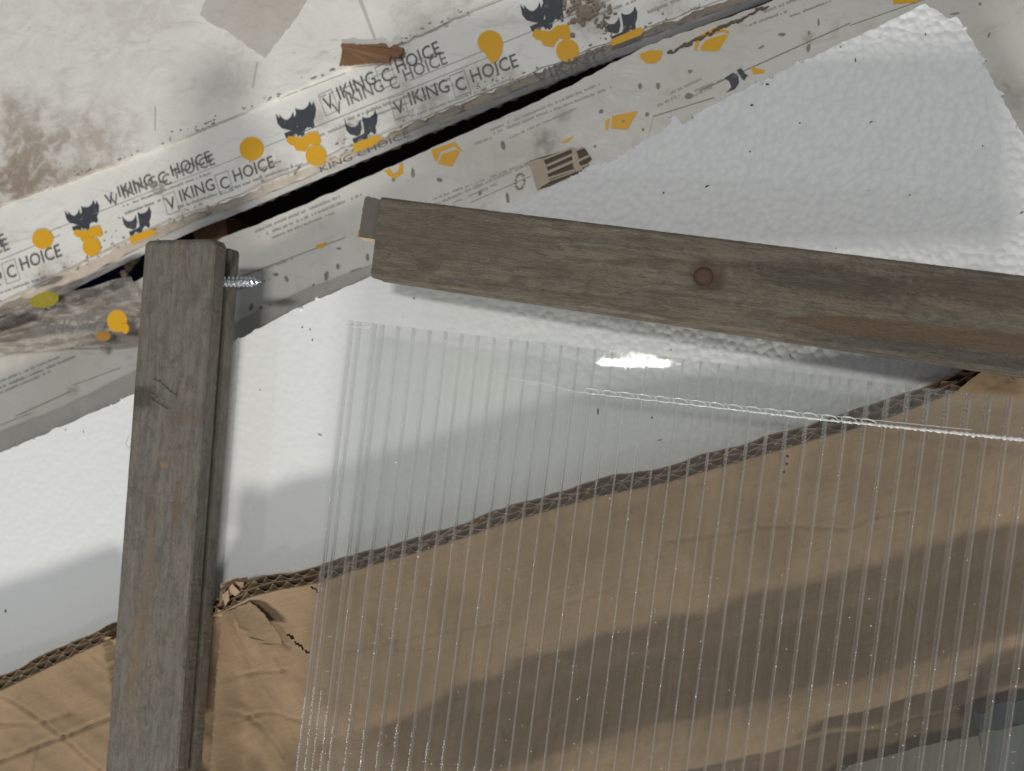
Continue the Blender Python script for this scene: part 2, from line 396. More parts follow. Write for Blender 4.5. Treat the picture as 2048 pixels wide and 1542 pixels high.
def wordmark(name, p0, p1, cap, mat, parent, z, boxes=True, skew=0.0, lift=0.3):
    """V|IKING C|HOICE with boxed capitals; p0 -> p1 baseline in px, cap height in px"""
    segs = [('V', -0.22), ('IKING', 0.0), ('C', -0.18), ('HOICE', 0.0)]
    x = 0.0; vs = []; fs = []; bx = []
    for t, dy in segs:
        v, f = glyphs(t); w = v[:, 0].max()
        q = v.copy(); q[:, 0] += x; q[:, 1] += dy
        n = sum(len(a) for a in vs); vs.append(q); fs += [[i + n for i in r] for r in f]
        if t in 'VC': bx.append((x - 0.16, x + w + 0.16, dy - 0.24, dy + 0.95))
        x += w + (0.36 if t in ('V', 'C') else (0.36 if t == 'IKING' else 0))
    v = np.concatenate(vs); Wd = x
    if boxes:
        for (a, b, c, d) in bx:
            for (q0, q1, q2, q3) in ((a, b, c, c + .022), (a, b, d - .022, d), (a, a + .022, c, d), (b - .022, b, c, d)):
                n = len(v); v = np.vstack([v, [(q0, q2, 0), (q1, q2, 0), (q1, q3, 0), (q0, q3, 0)]]); fs.append([n, n + 1, n + 2, n + 3])
    zz = z + lift
    a = P(*p0, zz); b = P(*p1, zz); ex = (b - a) / Wd
    L = math.hypot(p1[0] - p0[0], p1[1] - p0[1]); up = (cap / L) * np.linalg.norm(b - a)
    ey = np.array([-ex[1], ex[0], 0]); ey = ey / np.linalg.norm(ey) * up / 0.72 + ex * skew
    pts = a + v[:, :1] * ex + v[:, 1:2] * ey
    pts[:, 2] = zz
    return obj(name, pts, fs, mat, parent)

def word(name, txt, p0, p1, cap, mat, parent, z, lift=0.3, flip=1):
    v, f = glyphs(txt); zz = z + lift; a = P(*p0, zz); b = P(*p1, zz); ex = (b - a) / v[:, 0].max()
    L = math.hypot(p1[0] - p0[0], p1[1] - p0[1]); up = (cap / L) * np.linalg.norm(b - a)
    ey = np.array([-ex[1], ex[0], 0]); ey = flip * ey / np.linalg.norm(ey) * up / 0.72
    pts = a + v[:, :1] * ex + v[:, 1:2] * ey; pts[:, 2] = zz
    return obj(name, pts, f, mat, parent)

def fine_rows(mb, p0, p1, h, z, seed, lift=0.25, dens=0.82):
    """a line of illegibly small print: little strokes"""
    rnd = random.Random(seed); L = math.hypot(p1[0] - p0[0], p1[1] - p0[1])
    dx, dy = (p1[0] - p0[0]) / L, (p1[1] - p0[1]) / L; nx, ny = dy, -dx
    t = 0.0
    while t < L:
        w = rnd.uniform(1.2, 3.4); hh = h * rnd.uniform(.55, 1.0); o = rnd.uniform(0, h * .15)
        if rnd.random() < dens:
            q = [(p0[0] + dx * (t + a) + nx * (b + o), p0[1] + dy * (t + a) + ny * (b + o)) for a, b in ((0, 0), (w, 0), (w, hh), (0, hh))]
            mb.prism(px_poly(q, z + lift), z + lift, z + lift - .15)
        t += w + rnd.uniform(.6, 1.6)

def circle(cx, cy, r, k=28, sy=1.0, rot=0.0, a0=0, a1=360):
    out = []
    for i in range(k + (0 if a1 - a0 == 360 else 1)):
        a = math.radians(a0 + (a1 - a0) * i / k); x, y = r * math.cos(a), r * sy * math.sin(a)
        out.append((cx + x * math.cos(rot) - y * math.sin(rot), cy + x * math.sin(rot) + y * math.cos(rot)))
    return out

def place(shape, cx, cy, s, rot):
    c, n = math.cos(rot), math.sin(rot)
    return [(cx + s * (x * c - y * n), cy + s * (x * n + y * c)) for x, y in shape]

# helmet emblem (unit: helmet width about 1; y down as in the photo)
def _norm(pts, c, w): return [((x - c[0]) / w, (y - c[1]) / w) for x, y in pts]
HELM_L = _norm([(706, 1256), (722, 1274), (742, 1286), (765, 1284), (780, 1270), (790, 1246), (798, 1290), (790, 1325), (775, 1334), (735, 1324), (716, 1302)], (795, 1285), 178)
HELM_R = _norm([(800, 1230), (822, 1238), (845, 1233), (862, 1218), (870, 1194), (884, 1225), (881, 1260), (872, 1285), (877, 1310), (868, 1324), (848, 1310), (830, 1330), (828, 1352), (815, 1364), (805, 1350), (785, 1348), (768, 1376), (755, 1368), (748, 1350), (800, 1328), (813, 1318), (809, 1280)], (795, 1285), 178)
BEARD = _norm([(1652, 822), (1668, 790), (1750, 802), (1790, 770), (1850, 764), (1872, 828), (1850, 848), (1800, 840), (1770, 888), (1716, 880), (1700, 850), (1678, 846)], (1725, 705), 230)

# ================================================================== SETTING
fl = MB(); c = P(1024, 771, -110)
fl.prism([(-900, -700), (900, -700), (900, 700), (-900, 700)], -112, -118)
tag(fl.build('floor', M['floor']), 'dark floor seen in the gap', None, None, 'structure')

# ================================================================== WRAPPED PACKAGES
GRP = 'packages wrapped in white film'
ROT = math.radians(-21)
ZA, ZB, ZC = -14.0, -16.0, -20.0
# --- back package
pa = thing('wrapped_package', P(300, 150, -60), 'dirty plain white package at the top left with a brown stain in its corner', 'package', GRP)
mb = MB()
lineAB = [(-260, 512), (0, 407), (307, 297), (683, 137), (985, 0), (1300, -135)]
edgeA = rough_line([(x, y + 2) for x, y in lineAB], 14, 3, 3)
mb.prism(px_poly(edgeA + [(1300, -500), (-260, -500)], ZA), ZA, -60)
mb.build('film_wrap', M['film_back'], pa)
flat_print('tape_patch', [rough_line([(400, 30), (412, -10), (440, -60), (640, -60), (600, 20), (560, 75), (528, 116), (500, 96), (455, 62), (420, 45), (400, 30)], 8, 3, 5)], M['tape'], pa, ZA, 0.5)
for pl_ in [[(512, 125), (516, 125), (507, 176), (503, 176)], [(308, 215), (312, 215), (311, 262), (309, 262)], [(716, 0), (724, 0), (752, 78), (748, 80)]]: flat_print('film_fold', [pl_], M['tape'], pa, ZA, 0.2)
mb = MB()
for i in range(95):                                  # grime along the seam between the two packages
    t = random.random(); x = 40 + t * 900; y = np.interp(x, [p[0] for p in lineAB], [p[1] for p in lineAB])
    if abs(noise.noise(Vector((x * .02, 3.3, 0)))) < .10: continue
    p = P(x + random.uniform(-8, 8), y - abs(random.gauss(0, 7)) + 2, ZA)
    mb.blob(p, random.uniform(.3, 1.3), random.uniform(.2, .6), .25, math.radians(20) + random.uniform(-.5, .5), i, .35, 6, 3)
mb.build('seam_grime', M['scuff'], pa, kind='stuff')

# --- printed package
pb = thing('wrapped_package', P(600, 300, -37), 'white package printed with dark lettering and yellow dots beside the black gap', 'package', GRP)
pb_lip = [(-260, 775), (0, 652), (150, 577), (250, 527), (330, 489), (400, 456), (457, 435), (600, 374), (815, 284), (976, 219), (1160, 143), (1300, 90), (1420, 45), (1550, -4), (1640, -42)]
pb_low = [(x, y - (40 if x < 400 else 33)) for x, y in pb_lip]
top_out = px_poly(rough_line(pb_low, 9, 4.5, 11), ZB)
back = px_poly([(1640, -300), (1300, -140), (985, -1), (683, 136), (307, 296), (0, 406), (-260, 511)], ZB)
mb = MB(); mb.prism(top_out + back, ZB, -34); mb.build('film_wrap', M['film_print'], pb)
# soiled film folded over the side, and the white lip under it
def strip(name, up, lo, z0, z1, mat, parent, seed, amp=3.0, off=0.25):
    """side strip: upper px line at level z0, lower px line at level z1"""
    xs = np.linspace(up[0][0], up[-1][0], 150); v = []; f = []
    for i, x in enumerate(xs):
        yu = np.interp(x, [p[0] for p in up], [p[1] for p in up]); yl = np.interp(x, [p[0] for p in lo], [p[1] for p in lo])
        w = amp * noise.noise(Vector((x * .03, seed, 0))); w2 = amp * noise.noise(Vector((x * .045, seed + 7, 0)))
        for k in range(5):
            t = k / 4; y = yu + (yl - yu) * t; z = z0 + (z1 - z0) * t
            n_ = noise.noise(Vector((x * .05, t * 2, seed + 3)))
            p = P(x, y + w * (1 - t) + w2 * t, z + n_ * .8 * math.sin(math.pi * t)); v.append(p)
        if i:
            for k in range(4): a = (i - 1) * 5 + k; f.append([a, a + 1, a + 6, a + 5])
    return obj(name, v, f, mat, parent, smooth=True)
mid = [(x, y - 15 + 3 * math.sin(x * .013)) for x, y in pb_lip]
low = pb_lip
up = [(x, y - 5) for x, y in pb_low]
strip('soiled_edge', up, mid, ZB + .5, -20, M['edge_dirty'], pb, 2.0, 5)
strip('white_lip', mid, low, -19.6, -24, M['edge_white'], pb, 5.0, 1.5)

# printing
wordmark('printed_name', (212, 405), (424, 322), 22, M['letter'], pb, ZB, boxes=False)
wordmark('printed_name', (222, 407), (431, 328), 22, M['ghost'], pb, ZB, boxes=False, lift=.25)
wordmark('printed_name', (335, 414), (550, 334), 24, M['letter'], pb, ZB)
wordmark('printed_name', (-92, 592), (124, 512), 24, M['letter'], pb, ZB)
wordmark('printed_name', (-212, 580), (13, 490), 23, M['letter'], pb, ZB, boxes=False)
wordmark('printed_name', (-206, 586), (20, 499), 23, M['ghost'], pb, ZB, boxes=False, lift=.25)
wordmark('printed_name', (650, 214), (883, 106), 28, M['letter'], pb, ZB)
wordmark('printed_name', (668, 224), (896, 126), 26, M['ghost'], pb, ZB, boxes=False, lift=.25)
wordmark('printed_name', (790, 222), (1038, 132), 28, M['letter'], pb, ZB)
word('printed_name', 'KING CHOICE', (640, 346), (820, 272), 13, M['letter'], pb, ZB, lift=.5)
word('printed_name', 'VIKING', (1070, 158), (1212, 104), 14, M['letter'], pb, ZB, lift=.5)
wordmark('printed_name', (1360, -30), (1620, -128), 28, M['letter'], pb, ZB)

def emblem(cx, cy, s, parent, z, beard=True, ghost=False, cut=None):
    o = flat_print('helmet_emblem', [place(HELM_L, cx, cy, s, 0.0), place(HELM_R, cx, cy, s, 0.0)], M['navy'], parent, z)
    if ghost: flat_print('helmet_emblem', [place(HELM_L, cx + 7, cy + 1, s, 0.0), place(HELM_R, cx + 7, cy + 1, s, 0.0)], M['navy'], parent, z, .18)
    if beard: flat_print('yellow_beard', [place(BEARD, cx + s * .10, cy + s * .06, s, 0.0)], M['yellow'], parent, z, .34)
emblem(588, 240, 74, pb, ZB, ghost=True)
emblem(160, 432, 62, pb, ZB, ghost=True)
emblem(1082, 22, 84, pb, ZB, ghost=True)
emblem(722, 254, 66, pb, ZB, beard=False)
emblem(273, 443, 58, pb, ZB, beard=False)
emblem(1240, 48, 70, pb, ZB, beard=False)
for (x, y, r, sy) in ((85, 478, 21, .95), (503, 297, 24, .98), (980, 84, 25, .95), (1135, 101, 23, 1.0), (632, 311, 21, 1.0), (183, 493, 18, 1.05)):
    flat_print('yellow_dot', [circle(x, y, r, 30, sy)], M['yellow'], pb, ZB, .40)
flat_print('yellow_dot', [[(968, 100), (1006, 88), (1004, 104), (994, 122), (984, 126), (975, 116)]], M['yellow'], pb, ZB, .37)
flat_print('yellow_dot', [[(488, 308), (520, 306), (512, 318), (500, 324)]], M['yellow'], pb, ZB, .37)
for pl in ([(258, 474), (300, 458), (314, 462), (300, 474), (262, 487)], [(706, 288), (752, 270), (766, 276), (748, 290), (708, 306)],
           [(1220, 80), (1280, 54), (1288, 60), (1282, 70), (1224, 92)]):
    flat_print('yellow_beard', [pl], M['yellow'], pb, ZB, .55)
mb = MB()
for k, (a, b, h) in enumerate((((640, 196), (880, 104), 3), ((350, 420), (560, 345), 5), ((246, 415), (420, 348), 4), ((690, 245), (900, 160), 6), ((700, 253), (905, 172), 4),
        ((520, 340), (560, 325), 4), ((250, 430), (330, 400), 5), ((600, 290), (700, 250), 5), ((1290, 30), (1400, -15), 7), ((1160, 45), (1280, 0), 6), ((-60, 610), (90, 556), 4), ((820, 235), (1020, 160), 4), ((560, 345), (640, 318), 4), ((930, 30), (1020, -5), 4))):
    fine_rows(mb, a, b, h, ZB, 50 + k)
mb.build('fine_print', M['fine'], pb, kind='stuff')
mb = MB()                                             # crease lines in the film
for (a, b, w) in (((150, 352), (690, 146), 1.2), ((610, 262), (1000, 104), 1.3), ((80, 470), (640, 250), .9), ((820, 160), (1290, -30), 1.4), ((0, 520), (120, 470), 1.2)):
    mb.prism(px_poly([a, b, (b[0], b[1] + w), (a[0], a[1] + w)], ZB + .2), ZB + .2, ZB)
mb.build('film_creases', M['fine'], pb, kind='stuff')
rnd = random.Random(5); mb = MB()
for i in range(240):
    x = rnd.uniform(0, 1480); yl = np.interp(x, [p[0] for p in pb_low], [p[1] for p in pb_low])
    d = abs(rnd.gauss(0, 22)); p = P(x, yl - d + 6, ZB + .2)
    if noise.noise(Vector((x * .012, 8, 0))) < -.05: continue
    mb.blob(p, rnd.uniform(.25, 1.1), rnd.uniform(.15, .5), .25, math.radians(22) + rnd.uniform(-.8, .8), i, .4, 6, 3)
mb.build('edge_grime', M['scuff'], pb, kind='stuff')

# clump of dirt lying on the printed package
mb = MB()
for i in range(150):
    a = rnd.uniform(0, 6.28); r = abs(rnd.gauss(0, 1)); p = P(1172 + r * 26 * math.cos(a), 22 + r * 17 * math.sin(a), ZB + .6)
    mb.blob(p, rnd.uniform(.5, 1.6), rnd.uniform(.4, 1.2), rnd.uniform(.4, 1.1), rnd.uniform(0, 3), 400 + i, .4, 6, 4)
tag(mb.build('dirt_clump', mat_plain('dry_dirt', (0.30, 0.25, 0.20), 0.9, 0.5, 0.6)), 'clump of dry brown dirt beside a dark helmet emblem', 'dirt', None, 'stuff')

# brown paper scrap
ps = MB(); zt = ZA + 1.2
ol = rough_line([(682, 87), (720, 88), (772, 87), (778, 97), (790, 90), (808, 97), (806, 108), (798, 116), (782, 114), (778, 124), (740, 125), (678, 131), (684, 104), (682, 87)], 5, 2.0, 21)
ps.prism(px_poly(ol, zt), [zt + .6 * noise.noise(Vector((x * .05, y * .05, 0))) + (0.8 if x > 780 else 0) for x, y in ol], zt - 1.1)
tag(ps.build('paper_scrap', M['brown_paper']), 'small torn brown paper scrap lying on the white packages', 'paper scrap')

# --- front package, under the foam
pc = thing('wrapped_package', P(900, 380, -60), 'long white package with grey fine print and yellow marks partly under the white foam', 'package', GRP)
top_c = [(-260, 790), (-80, 690), (60, 645), (230, 582), (300, 546), (458, 470), (600, 413), (839, 307), (1078, 202), (1300, 89), (1530, 8), (1700, -75), (2300, -360)]
mb = MB(); mb.prism(px_poly(rough_line(top_c, 14, 2.0, 31) + [(2400, 420), (1500, 560), (700, 760), (-260, 1150)], ZC), ZC, -60)
mb.build('film_wrap', M['film_front'], pc)
# rounded lower rim of the wrap
rim_u = [(-260, 975), (0, 862), (120, 815), (280, 735), (470, 645), (600, 582), (740, 530), (860, 478)]
rim_l = [(-260, 1015), (0, 903), (120, 853), (280, 783), (470, 678), (600, 612), (740, 552), (860, 492)]
strip('film_rim', rim_u, rim_l, ZC + .9, ZC - .2 + 1.0, M['film_rim'], pc, 9.0, 3)
for pl in ([(868, 318), (862, 300), (910, 283), (926, 303), (918, 300), (908, 292), (880, 304), (874, 324)], [(876, 327), (884, 308), (912, 299), (920, 303), (904, 333), (892, 331)],
           [(1211, 242), (1219, 236), (1217, 258), (1211, 260)], [(1224, 232), (1275, 222), (1256, 259), (1222, 256)],
           [(1392, 74), (1432, 54), (1458, 62), (1458, 68), (1446, 62), (1412, 74), (1400, 78), (1394, 102), (1389, 100)], [(1400, 96), (1412, 80), (1450, 68), (1456, 72), (1436, 102), (1404, 101)],
           [(768, 342), (780, 337), (786, 348), (795, 344), (800, 328), (806, 326), (806, 346), (790, 358), (778, 352)],
           [(630, 491), (652, 484), (648, 494), (636, 497)], [(1122, 284), (1146, 272), (1140, 282), (1126, 286)], [(716, 462), (722, 458), (722, 474), (714, 474)],
           [(1502, 134), (1530, 140), (1528, 146), (1506, 148)], [(1788, -10), (1846, -10), (1836, 4), (1786, 8)]):
    flat_print('yellow_mark', [pl], M['yellow'], pc, ZC)
flat_print('yellow_mark', [[(1278, 108), (1300, 100), (1325, 101)] + circle(1302, 104, 23, 16, 1.0, 0, 0, 170)], M['yellow'], pc, ZC)
flat_print('navy_mark', [[(1449, 156), (1466, 145), (1477, 152), (1478, 166), (1470, 178), (1452, 185), (1463, 174), (1458, 162)], [(1474, 140), (1482, 136), (1491, 148), (1496, 150), (1488, 161), (1482, 155)]], M['navy'], pc, ZC)
mb = MB()
k = 0
for rows in (((( 510, 466), (680, 396), 5), ((518, 477), (722, 392), 5), ((545, 478), (668, 427), 4)), (((982, 262), (1200, 170), 5), ((988, 268), (1222, 177), 5), ((1020, 277), (1160, 215), 4), ((950, 290), (985, 277), 5)),
             (((860, 403), (1060, 325), 4), ((870, 412), (1062, 328), 5), ((905, 408), (992, 370), 4)), (((1342, 188), (1405, 158), 4), ((1312, 215), (1360, 192), 5), ((1390, 183), (1446, 160), 4), ((1385, 194), (1425, 176), 4)),
             (((1528, 26), (1640, -18), 5), ((1495, 54), (1576, 24), 5), ((1576, 36), (1660, 4), 4)), (((0, 765), (120, 715), 4), ((0, 778), (148, 716), 5), ((0, 788), (100, 745), 4)), (((490, 552), (585, 520), 4), ((470, 582), (540, 560), 4))):
    for a, b, h in rows: fine_rows(mb, a, b, h, ZC, 90 + k); k += 1
mb.build('fine_print', M['fine'], pc, kind='stuff')
mb = MB()
for (a, b, w) in (((460, 560), (690, 474), 1.6), ((940, 405), (1060, 352), 1.0), ((1400, 180), (1700, 45), 2.2), ((1306, 232), (1428, 194), 1.8), ((1306, 232), (1296, 275), 2.0), ((30, 832), (140, 782), 2.0), ((145, 770), (240, 735), 1.2), ((1700, 50), (1900, -20), 1.5), ((480, 640), (740, 535), 1.0), ((0, 850), (60, 826), 1.2)):
    mb.prism(px_poly([a, b, (b[0], b[1] + w), (a[0], a[1] + w)], ZC + .2), ZC + .2, ZC)
mb.build('film_creases', M['scuff'], pc, kind='stuff')
# scuffs, each a smear of dirt of its own
for i, (x, y, rx, ry, a) in enumerate(((573, 558, 5, 9, -.5), (552, 549, 7, 5, 0), (603, 585, 4, 3, 0), (627, 572, 5, 6, 0), (653, 551, 6, 12, .2), (676, 533, 5, 8, 0), (735, 515, 5, 11, 0), (712, 540, 18, 3, -.3), (678, 497, 7, 3, 0),
        (502, 614, 5, 10, .3), (522, 616, 5, 5, 0), (540, 612, 3, 5, 0), (826, 346, 5, 14, -.1), (787, 358, 5, 8, 0), (879, 360, 8, 5, .4), (960, 386, 5, 7, 0), (1040, 363, 11, 17, .2), (1006, 290, 6, 13, -.2), (1015, 396, 5, 14, -.1),
        (1202, 223, 6, 6, 0), (1247, 243, 8, 12, 0), (1294, 229, 6, 6, 0), (1316, 172, 6, 9, 0), (1378, 192, 11, 9, .2), (1280, 172, 6, 8, 0), (1564, 69, 11, 5, 0), (1381, 143, 6, 3, -.6), (1380, 143, 4, 5, 0), (1523, 94, 9, 3, -.5),
        (1637, 45, 3, 10, 0), (1617, 96, 5, 12, .2), (1618, 66, 3, 6, 0), (1286, 259, 4, 4, 0), (1190, 293, 3, 4, 0), (1378, 143, 3, 4, 0), (1960, 8, 4, 5, 0), (1978, 70, 3, 8, .4), (1150, 315, 5, 4, 0), (1910, 27, 12, 3, -.1), (1300, 320, 10, 4, -.2))):
    mb = MB(); p = P(x, y, ZC + .05); s_ = np.linalg.norm(P(x + 1, y, ZC) - P(x, y, ZC))
    if (x, y) == (1040, 363):
        for j in range(14):
            q = P(x + 9 * math.cos(j * .43), y + 15 * math.sin(j * .43) - 2 * math.cos(j * .43), ZC + .05); mb.blob(q, 3.2 * s_, 2.6 * s_, .3, j, j, .4, 7, 3)
    else: mb.blob(p, rx * s_ * .82, ry * s_ * .82, .25, -a, 700 + i, .22, 11, 3)
    mb.build('scuff', M['scuff'], pc)
# opening torn in the film, with the ribs of corrugated board showing
zt = ZC + .6
flat_print('recess', [[(1058, 322), (1130, 300), (1170, 296), (1184, 318), (1160, 345), (1100, 372), (1074, 380)]], M['recess'], pc, ZC, .3)
flat_print('liner_patch', [rough_line([(1056, 324), (1086, 316), (1092, 330), (1099, 364), (1074, 380), (1066, 350), (1056, 324)], 6, 1.5, 3)], M['slat'], pc, ZC, .8)
for i, (a, b, w) in enumerate((((1083, 318), (1146, 293), 4), ((1089, 331), (1150, 304), 5), ((1092, 343), (1156, 315), 6), ((1095, 355), (1160, 334), 4), ((1097, 361), (1150, 342), 2.5), ((1150, 322), (1178, 309), 5), ((1155, 334), (1178, 326), 4), ((1148, 300), (1166, 293), 4))):
    flat_print('board_rib', [[a, b, (b[0] + 1, b[1] + w), (a[0] + 1, a[1] + w)]], M['slat'], pc, ZC, 1.0)
flat_print('torn_strand', [rough_line([(1142, 296), (1150, 296), (1156, 312), (1160, 330), (1166, 340), (1152, 344), (1146, 330), (1142, 296)], 5, 2, 9)], M['slat'], pc, ZC, 1.3)
# soiled film bunched along the upper edge at the right
mb = MB()
for i in range(26):
    t = i / 25; x = 1340 + t * 190; y = 100 - t * 92 + rnd.uniform(-3, 3)
    p = P(x, y + 6, ZC + .2); mb.blob(p, rnd.uniform(1, 2.2), rnd.uniform(.4, 1.0), .5, math.radians(25), 900 + i, .4, 7, 3)
mb.build('bunched_grime', mat_plain('brown_grime', (0.16, 0.125, 0.09), 0.9, 0.5, 0.5), pc, kind='stuff')

# --- things down in the gap
mb = MB()
mb.prism(px_poly([(130, 556), (215, 530), (250, 528), (250, 572), (190, 580), (140, 580)], -58), -58, -66)
tag(mb.build('plastic_strip', M['blue']), 'dark blue plastic strip deep in the gap left of the upright rail', 'plastic strip')
mb = MB()
mb.prism(px_poly(rough_line([(386, 452), (452, 430), (457, 486), (392, 500), (386, 452)], 8, 2, 4), -40), -40, -100)
tag(mb.build('wood_block', M['rust']), 'rust brown block wedged in the gap behind the top of the upright rail', 'block')
mb = MB()
for i in range(16):
    p = P(rnd.gauss(262, 9), rnd.gauss(522, 10), -34); mb.blob(p, rnd.uniform(1.2, 3), rnd.uniform(1.2, 2.6), 2.0, rnd.uniform(0, 3), 60 + i, .35, 8, 5)
tag(mb.build('torn_fragment', M['crumb'], smooth=True), 'beige torn fragment hanging off the soiled package edge beside the upright rail', 'fragment')

# --- crumpled loose film at the left
def sheet(name, corners, z0, amp, seed, mat, nx=46, ny=34, parent=None, ridge=None, thick=False):
    """quad sheet between four px corners (tl, tr, br, bl) with crumples; ragged sides"""
    tl, tr, br, bl = corners; v = []; f = []
    for j in range(ny + 1):
        for i in range(nx + 1):
            a, b = i / nx, j / ny
            x = (tl[0] * (1 - a) + tr[0] * a) * (1 - b) + (bl[0] * (1 - a) + br[0] * a) * b
            y = (tl[1] * (1 - a) + tr[1] * a) * (1 - b) + (bl[1] * (1 - a) + br[1] * a) * b
            e = 8 * noise.noise(Vector((a * 5, b * 5, seed + 20)))
            y += e * (1 if j in (0, ny) else .3) + (14 * noise.noise(Vector((a * 2.5, 0, seed + 9))) if j == ny else 0)
            h = abs(noise.noise(Vector((a * 4.2 + b * 2, b * 5, seed)))) + .5 * abs(noise.noise(Vector((a * 11, b * 10, seed + 3))))
            v.append(P(x, y, z0 + amp * h))
    for j in range(ny):
        for i in range(nx): a = j * (nx + 1) + i; f.append([a, a + nx + 1, a + nx + 2, a + 1])
    return obj(name, v, f, mat, parent, smooth=True)
def mat_filmloose():
    n = NT('crumpled_grey_film')
    f = n.noise(n.scale(n.gc, (0.03, 0.10, 0.05)), 1.0, 5, 0.65, 1.0)
    col = n.mix(n.ss(f, 0.32, 0.62), (0.24, 0.20, 0.165), (0.58, 0.545, 0.50))
    tr = n.t.nodes.new('ShaderNodeBsdfTransparent'); tr.inputs[0].default_value = (.9, .88, .85, 1)
    pb_ = n.pbsdf(col, 0.22, n.bump(n.noise(n.gc, 0.20, 4, .6, 1.4), 0.8, 0.004), spec=0.6)
    m1 = n.t.nodes.new('ShaderNodeMixShader'); m1.inputs[0].default_value = 0.58
    n.t.links.new(tr.outputs[0], m1.inputs[1]); n.t.links.new(pb_, m1.inputs[2])
    return n.finish(m1.outputs[0])
M['loose'] = mat_filmloose()
lf = thing('loose_film', P(120, 650, -19), 'crumpled grey see-through film with a yellow dot left of the upright rail', 'film')
sheet('film_sheet', ((-120, 655), (262, 553), (320, 690), (-120, 716)), ZC + 2.0, 6.5, 4.0, M['loose'], parent=lf)
word('printed_name', 'C HOICE', (76, 663), (210, 662), 24, M['ghost'], lf, ZC + 9)
flat_print('yellow_dot', [circle(234, 642, 20, 22, 1.1)], M['yellow'], lf, ZC + 11)
flat_print('yellow_dot', [circle(250, 657, 8, 16, 1.3)], M['yellow'], lf, ZC + 11.2)
flat_print('yellow_dot', [circle(206, 672, 15, 16, .7)], mat_plain('amber_ink', (0.42, 0.22, 0.05), .3, .3, .4), lf, ZC + 8)
flat_print('stained_mark', [circle(88, 600, 30, 20, .5, -.2)], M['olive'], lf, ZC + 8)

# ================================================================== FOAM SHEET
foam = thing('foam_sheet', P(1024, 700, -18), 'white expanded foam sheet with a beaded surface under the rails and clear panel', 'foam sheet')
f_top = rough_line([(-260, 1022), (0, 905), (130, 850), (280, 784), (470, 681), (600, 614), (740, 553), (880, 480), (1006, 416), (1080, 383), (1130, 362)], 9, 2.2, 41)[:-1]
f_top += rough_line([(1130, 362), (1172, 345), (1178, 332), (1225, 322), (1258, 298), (1285, 282), (1312, 270)], 4, 7, 42)[:-1]
f_top += [(1318, 268), (1342, 246), (1343, 234), (1352, 232), (1358, 240), (1364, 250), (1388, 236), (1384, 230)]
f_top += rough_line([(1390, 229), (1430, 208), (1500, 173), (1586, 132), (1594, 122), (1604, 124), (1700, 78), (1800, 32), (1845, 9)], 7, 2.2, 43)[:-1]
f_top += rough_line([(1845, 9), (1862, 16), (1880, 26), (1892, 36), (1918, 38)], 4, 4, 44)[:-1]
f_top += rough_line([(1918, 38), (1934, 66), (1962, 112), (1976, 119), (1966, 122), (1996, 180), (2010, 188), (2001, 192), (2048, 273), (2110, 400), (2250, 660)], 7, 3, 45)
mb = MB(); ft = px_poly(f_top + [(2240, 705), (2060, 760), (1929, 806), (1768, 868), (1640, 905), (1500, 945), (1335, 995), (1188, 1026), (1000, 1080), (850, 1132), (640, 1196), (560, 1210), (450, 1238), (222, 1300), (60, 1384), (-260, 1492)], 0)
mb.prism(ft, 0, -19.4)
mb.build('slab', M['foam'], foam)
mb = MB()                                            # crumbs of foam along the torn edge
for i in range(46):
    x, y = f_top[rnd.randrange(20, len(f_top) - 10)]
    p = P(x + rnd.uniform(-3, 3), y + rnd.uniform(-2, 4), rnd.uniform(-.4, .3)); r = rnd.uniform(.3, 1.0)
    mb.blob(p, r, r * rnd.uniform(.6, 1.1), r * .7, rnd.uniform(0, 3), 1000 + i, .3, 7, 4)
mb.build('torn_crumbs', M['foam'], foam, smooth=True, kind='stuff')
mb = MB()
for i, (x, y, a, b, r) in enumerate(((1742, 244, 5, 1.6, .4), (1711, 121, 1.8, 5, .1), (1534, 168, 5, 3, 0), (1504, 210, 4, 2.4, 0), (1851, 69, 2, 3, 0), (1415, 372, 7, 2, .5), (1500, 303, 2.4, 2, 0), (1681, 94, 3, 2, 0), (1327, 385, 2, 3, 0), (1600, 246, 2, 2, 0), (2044, 425, 5, 2, .5),
        (620, 659, 2, 4, 0), (604, 655, 3, 2, 0), (625, 680, 2, 3, 0), (640, 870, 7, 1, -.3), (520, 780, 2, 2, 0), (167, 864, 2, 2, 0), (131, 860, 2.4, 2, 0), (11, 1222, 4, 5, 0), (1342, 700, 2, 2, 0), (960, 520, 2, 2, 0), (828, 597, 2.4, 2, 0), (1966, 292, 2, 2, 0), (1196, 822, 2, 9, 0), (1320, 880, 6, 1.5, .2), (1304, 835, 2, 3, 0), (1580, 712, 2, 2, 0), (1820, 390, 2, 2, 0))):
    p = P(x, y, .1); s_ = .15; mb.blob(p, a * s_, b * s_, .25, r, 1200 + i, .35, 7, 4)
for i in range(20):
    p = P(rnd.uniform(0, 2040), rnd.uniform(100, 1250), .08)
    mb.blob(p, rnd.uniform(.12, .3), rnd.uniform(.1, .25), .12, 0, 1300 + i, .35, 6, 3)
tag(mb.build('dirt_specks', M['speck']), 'dark specks of grit scattered over the white foam', 'grit', None, 'stuff')

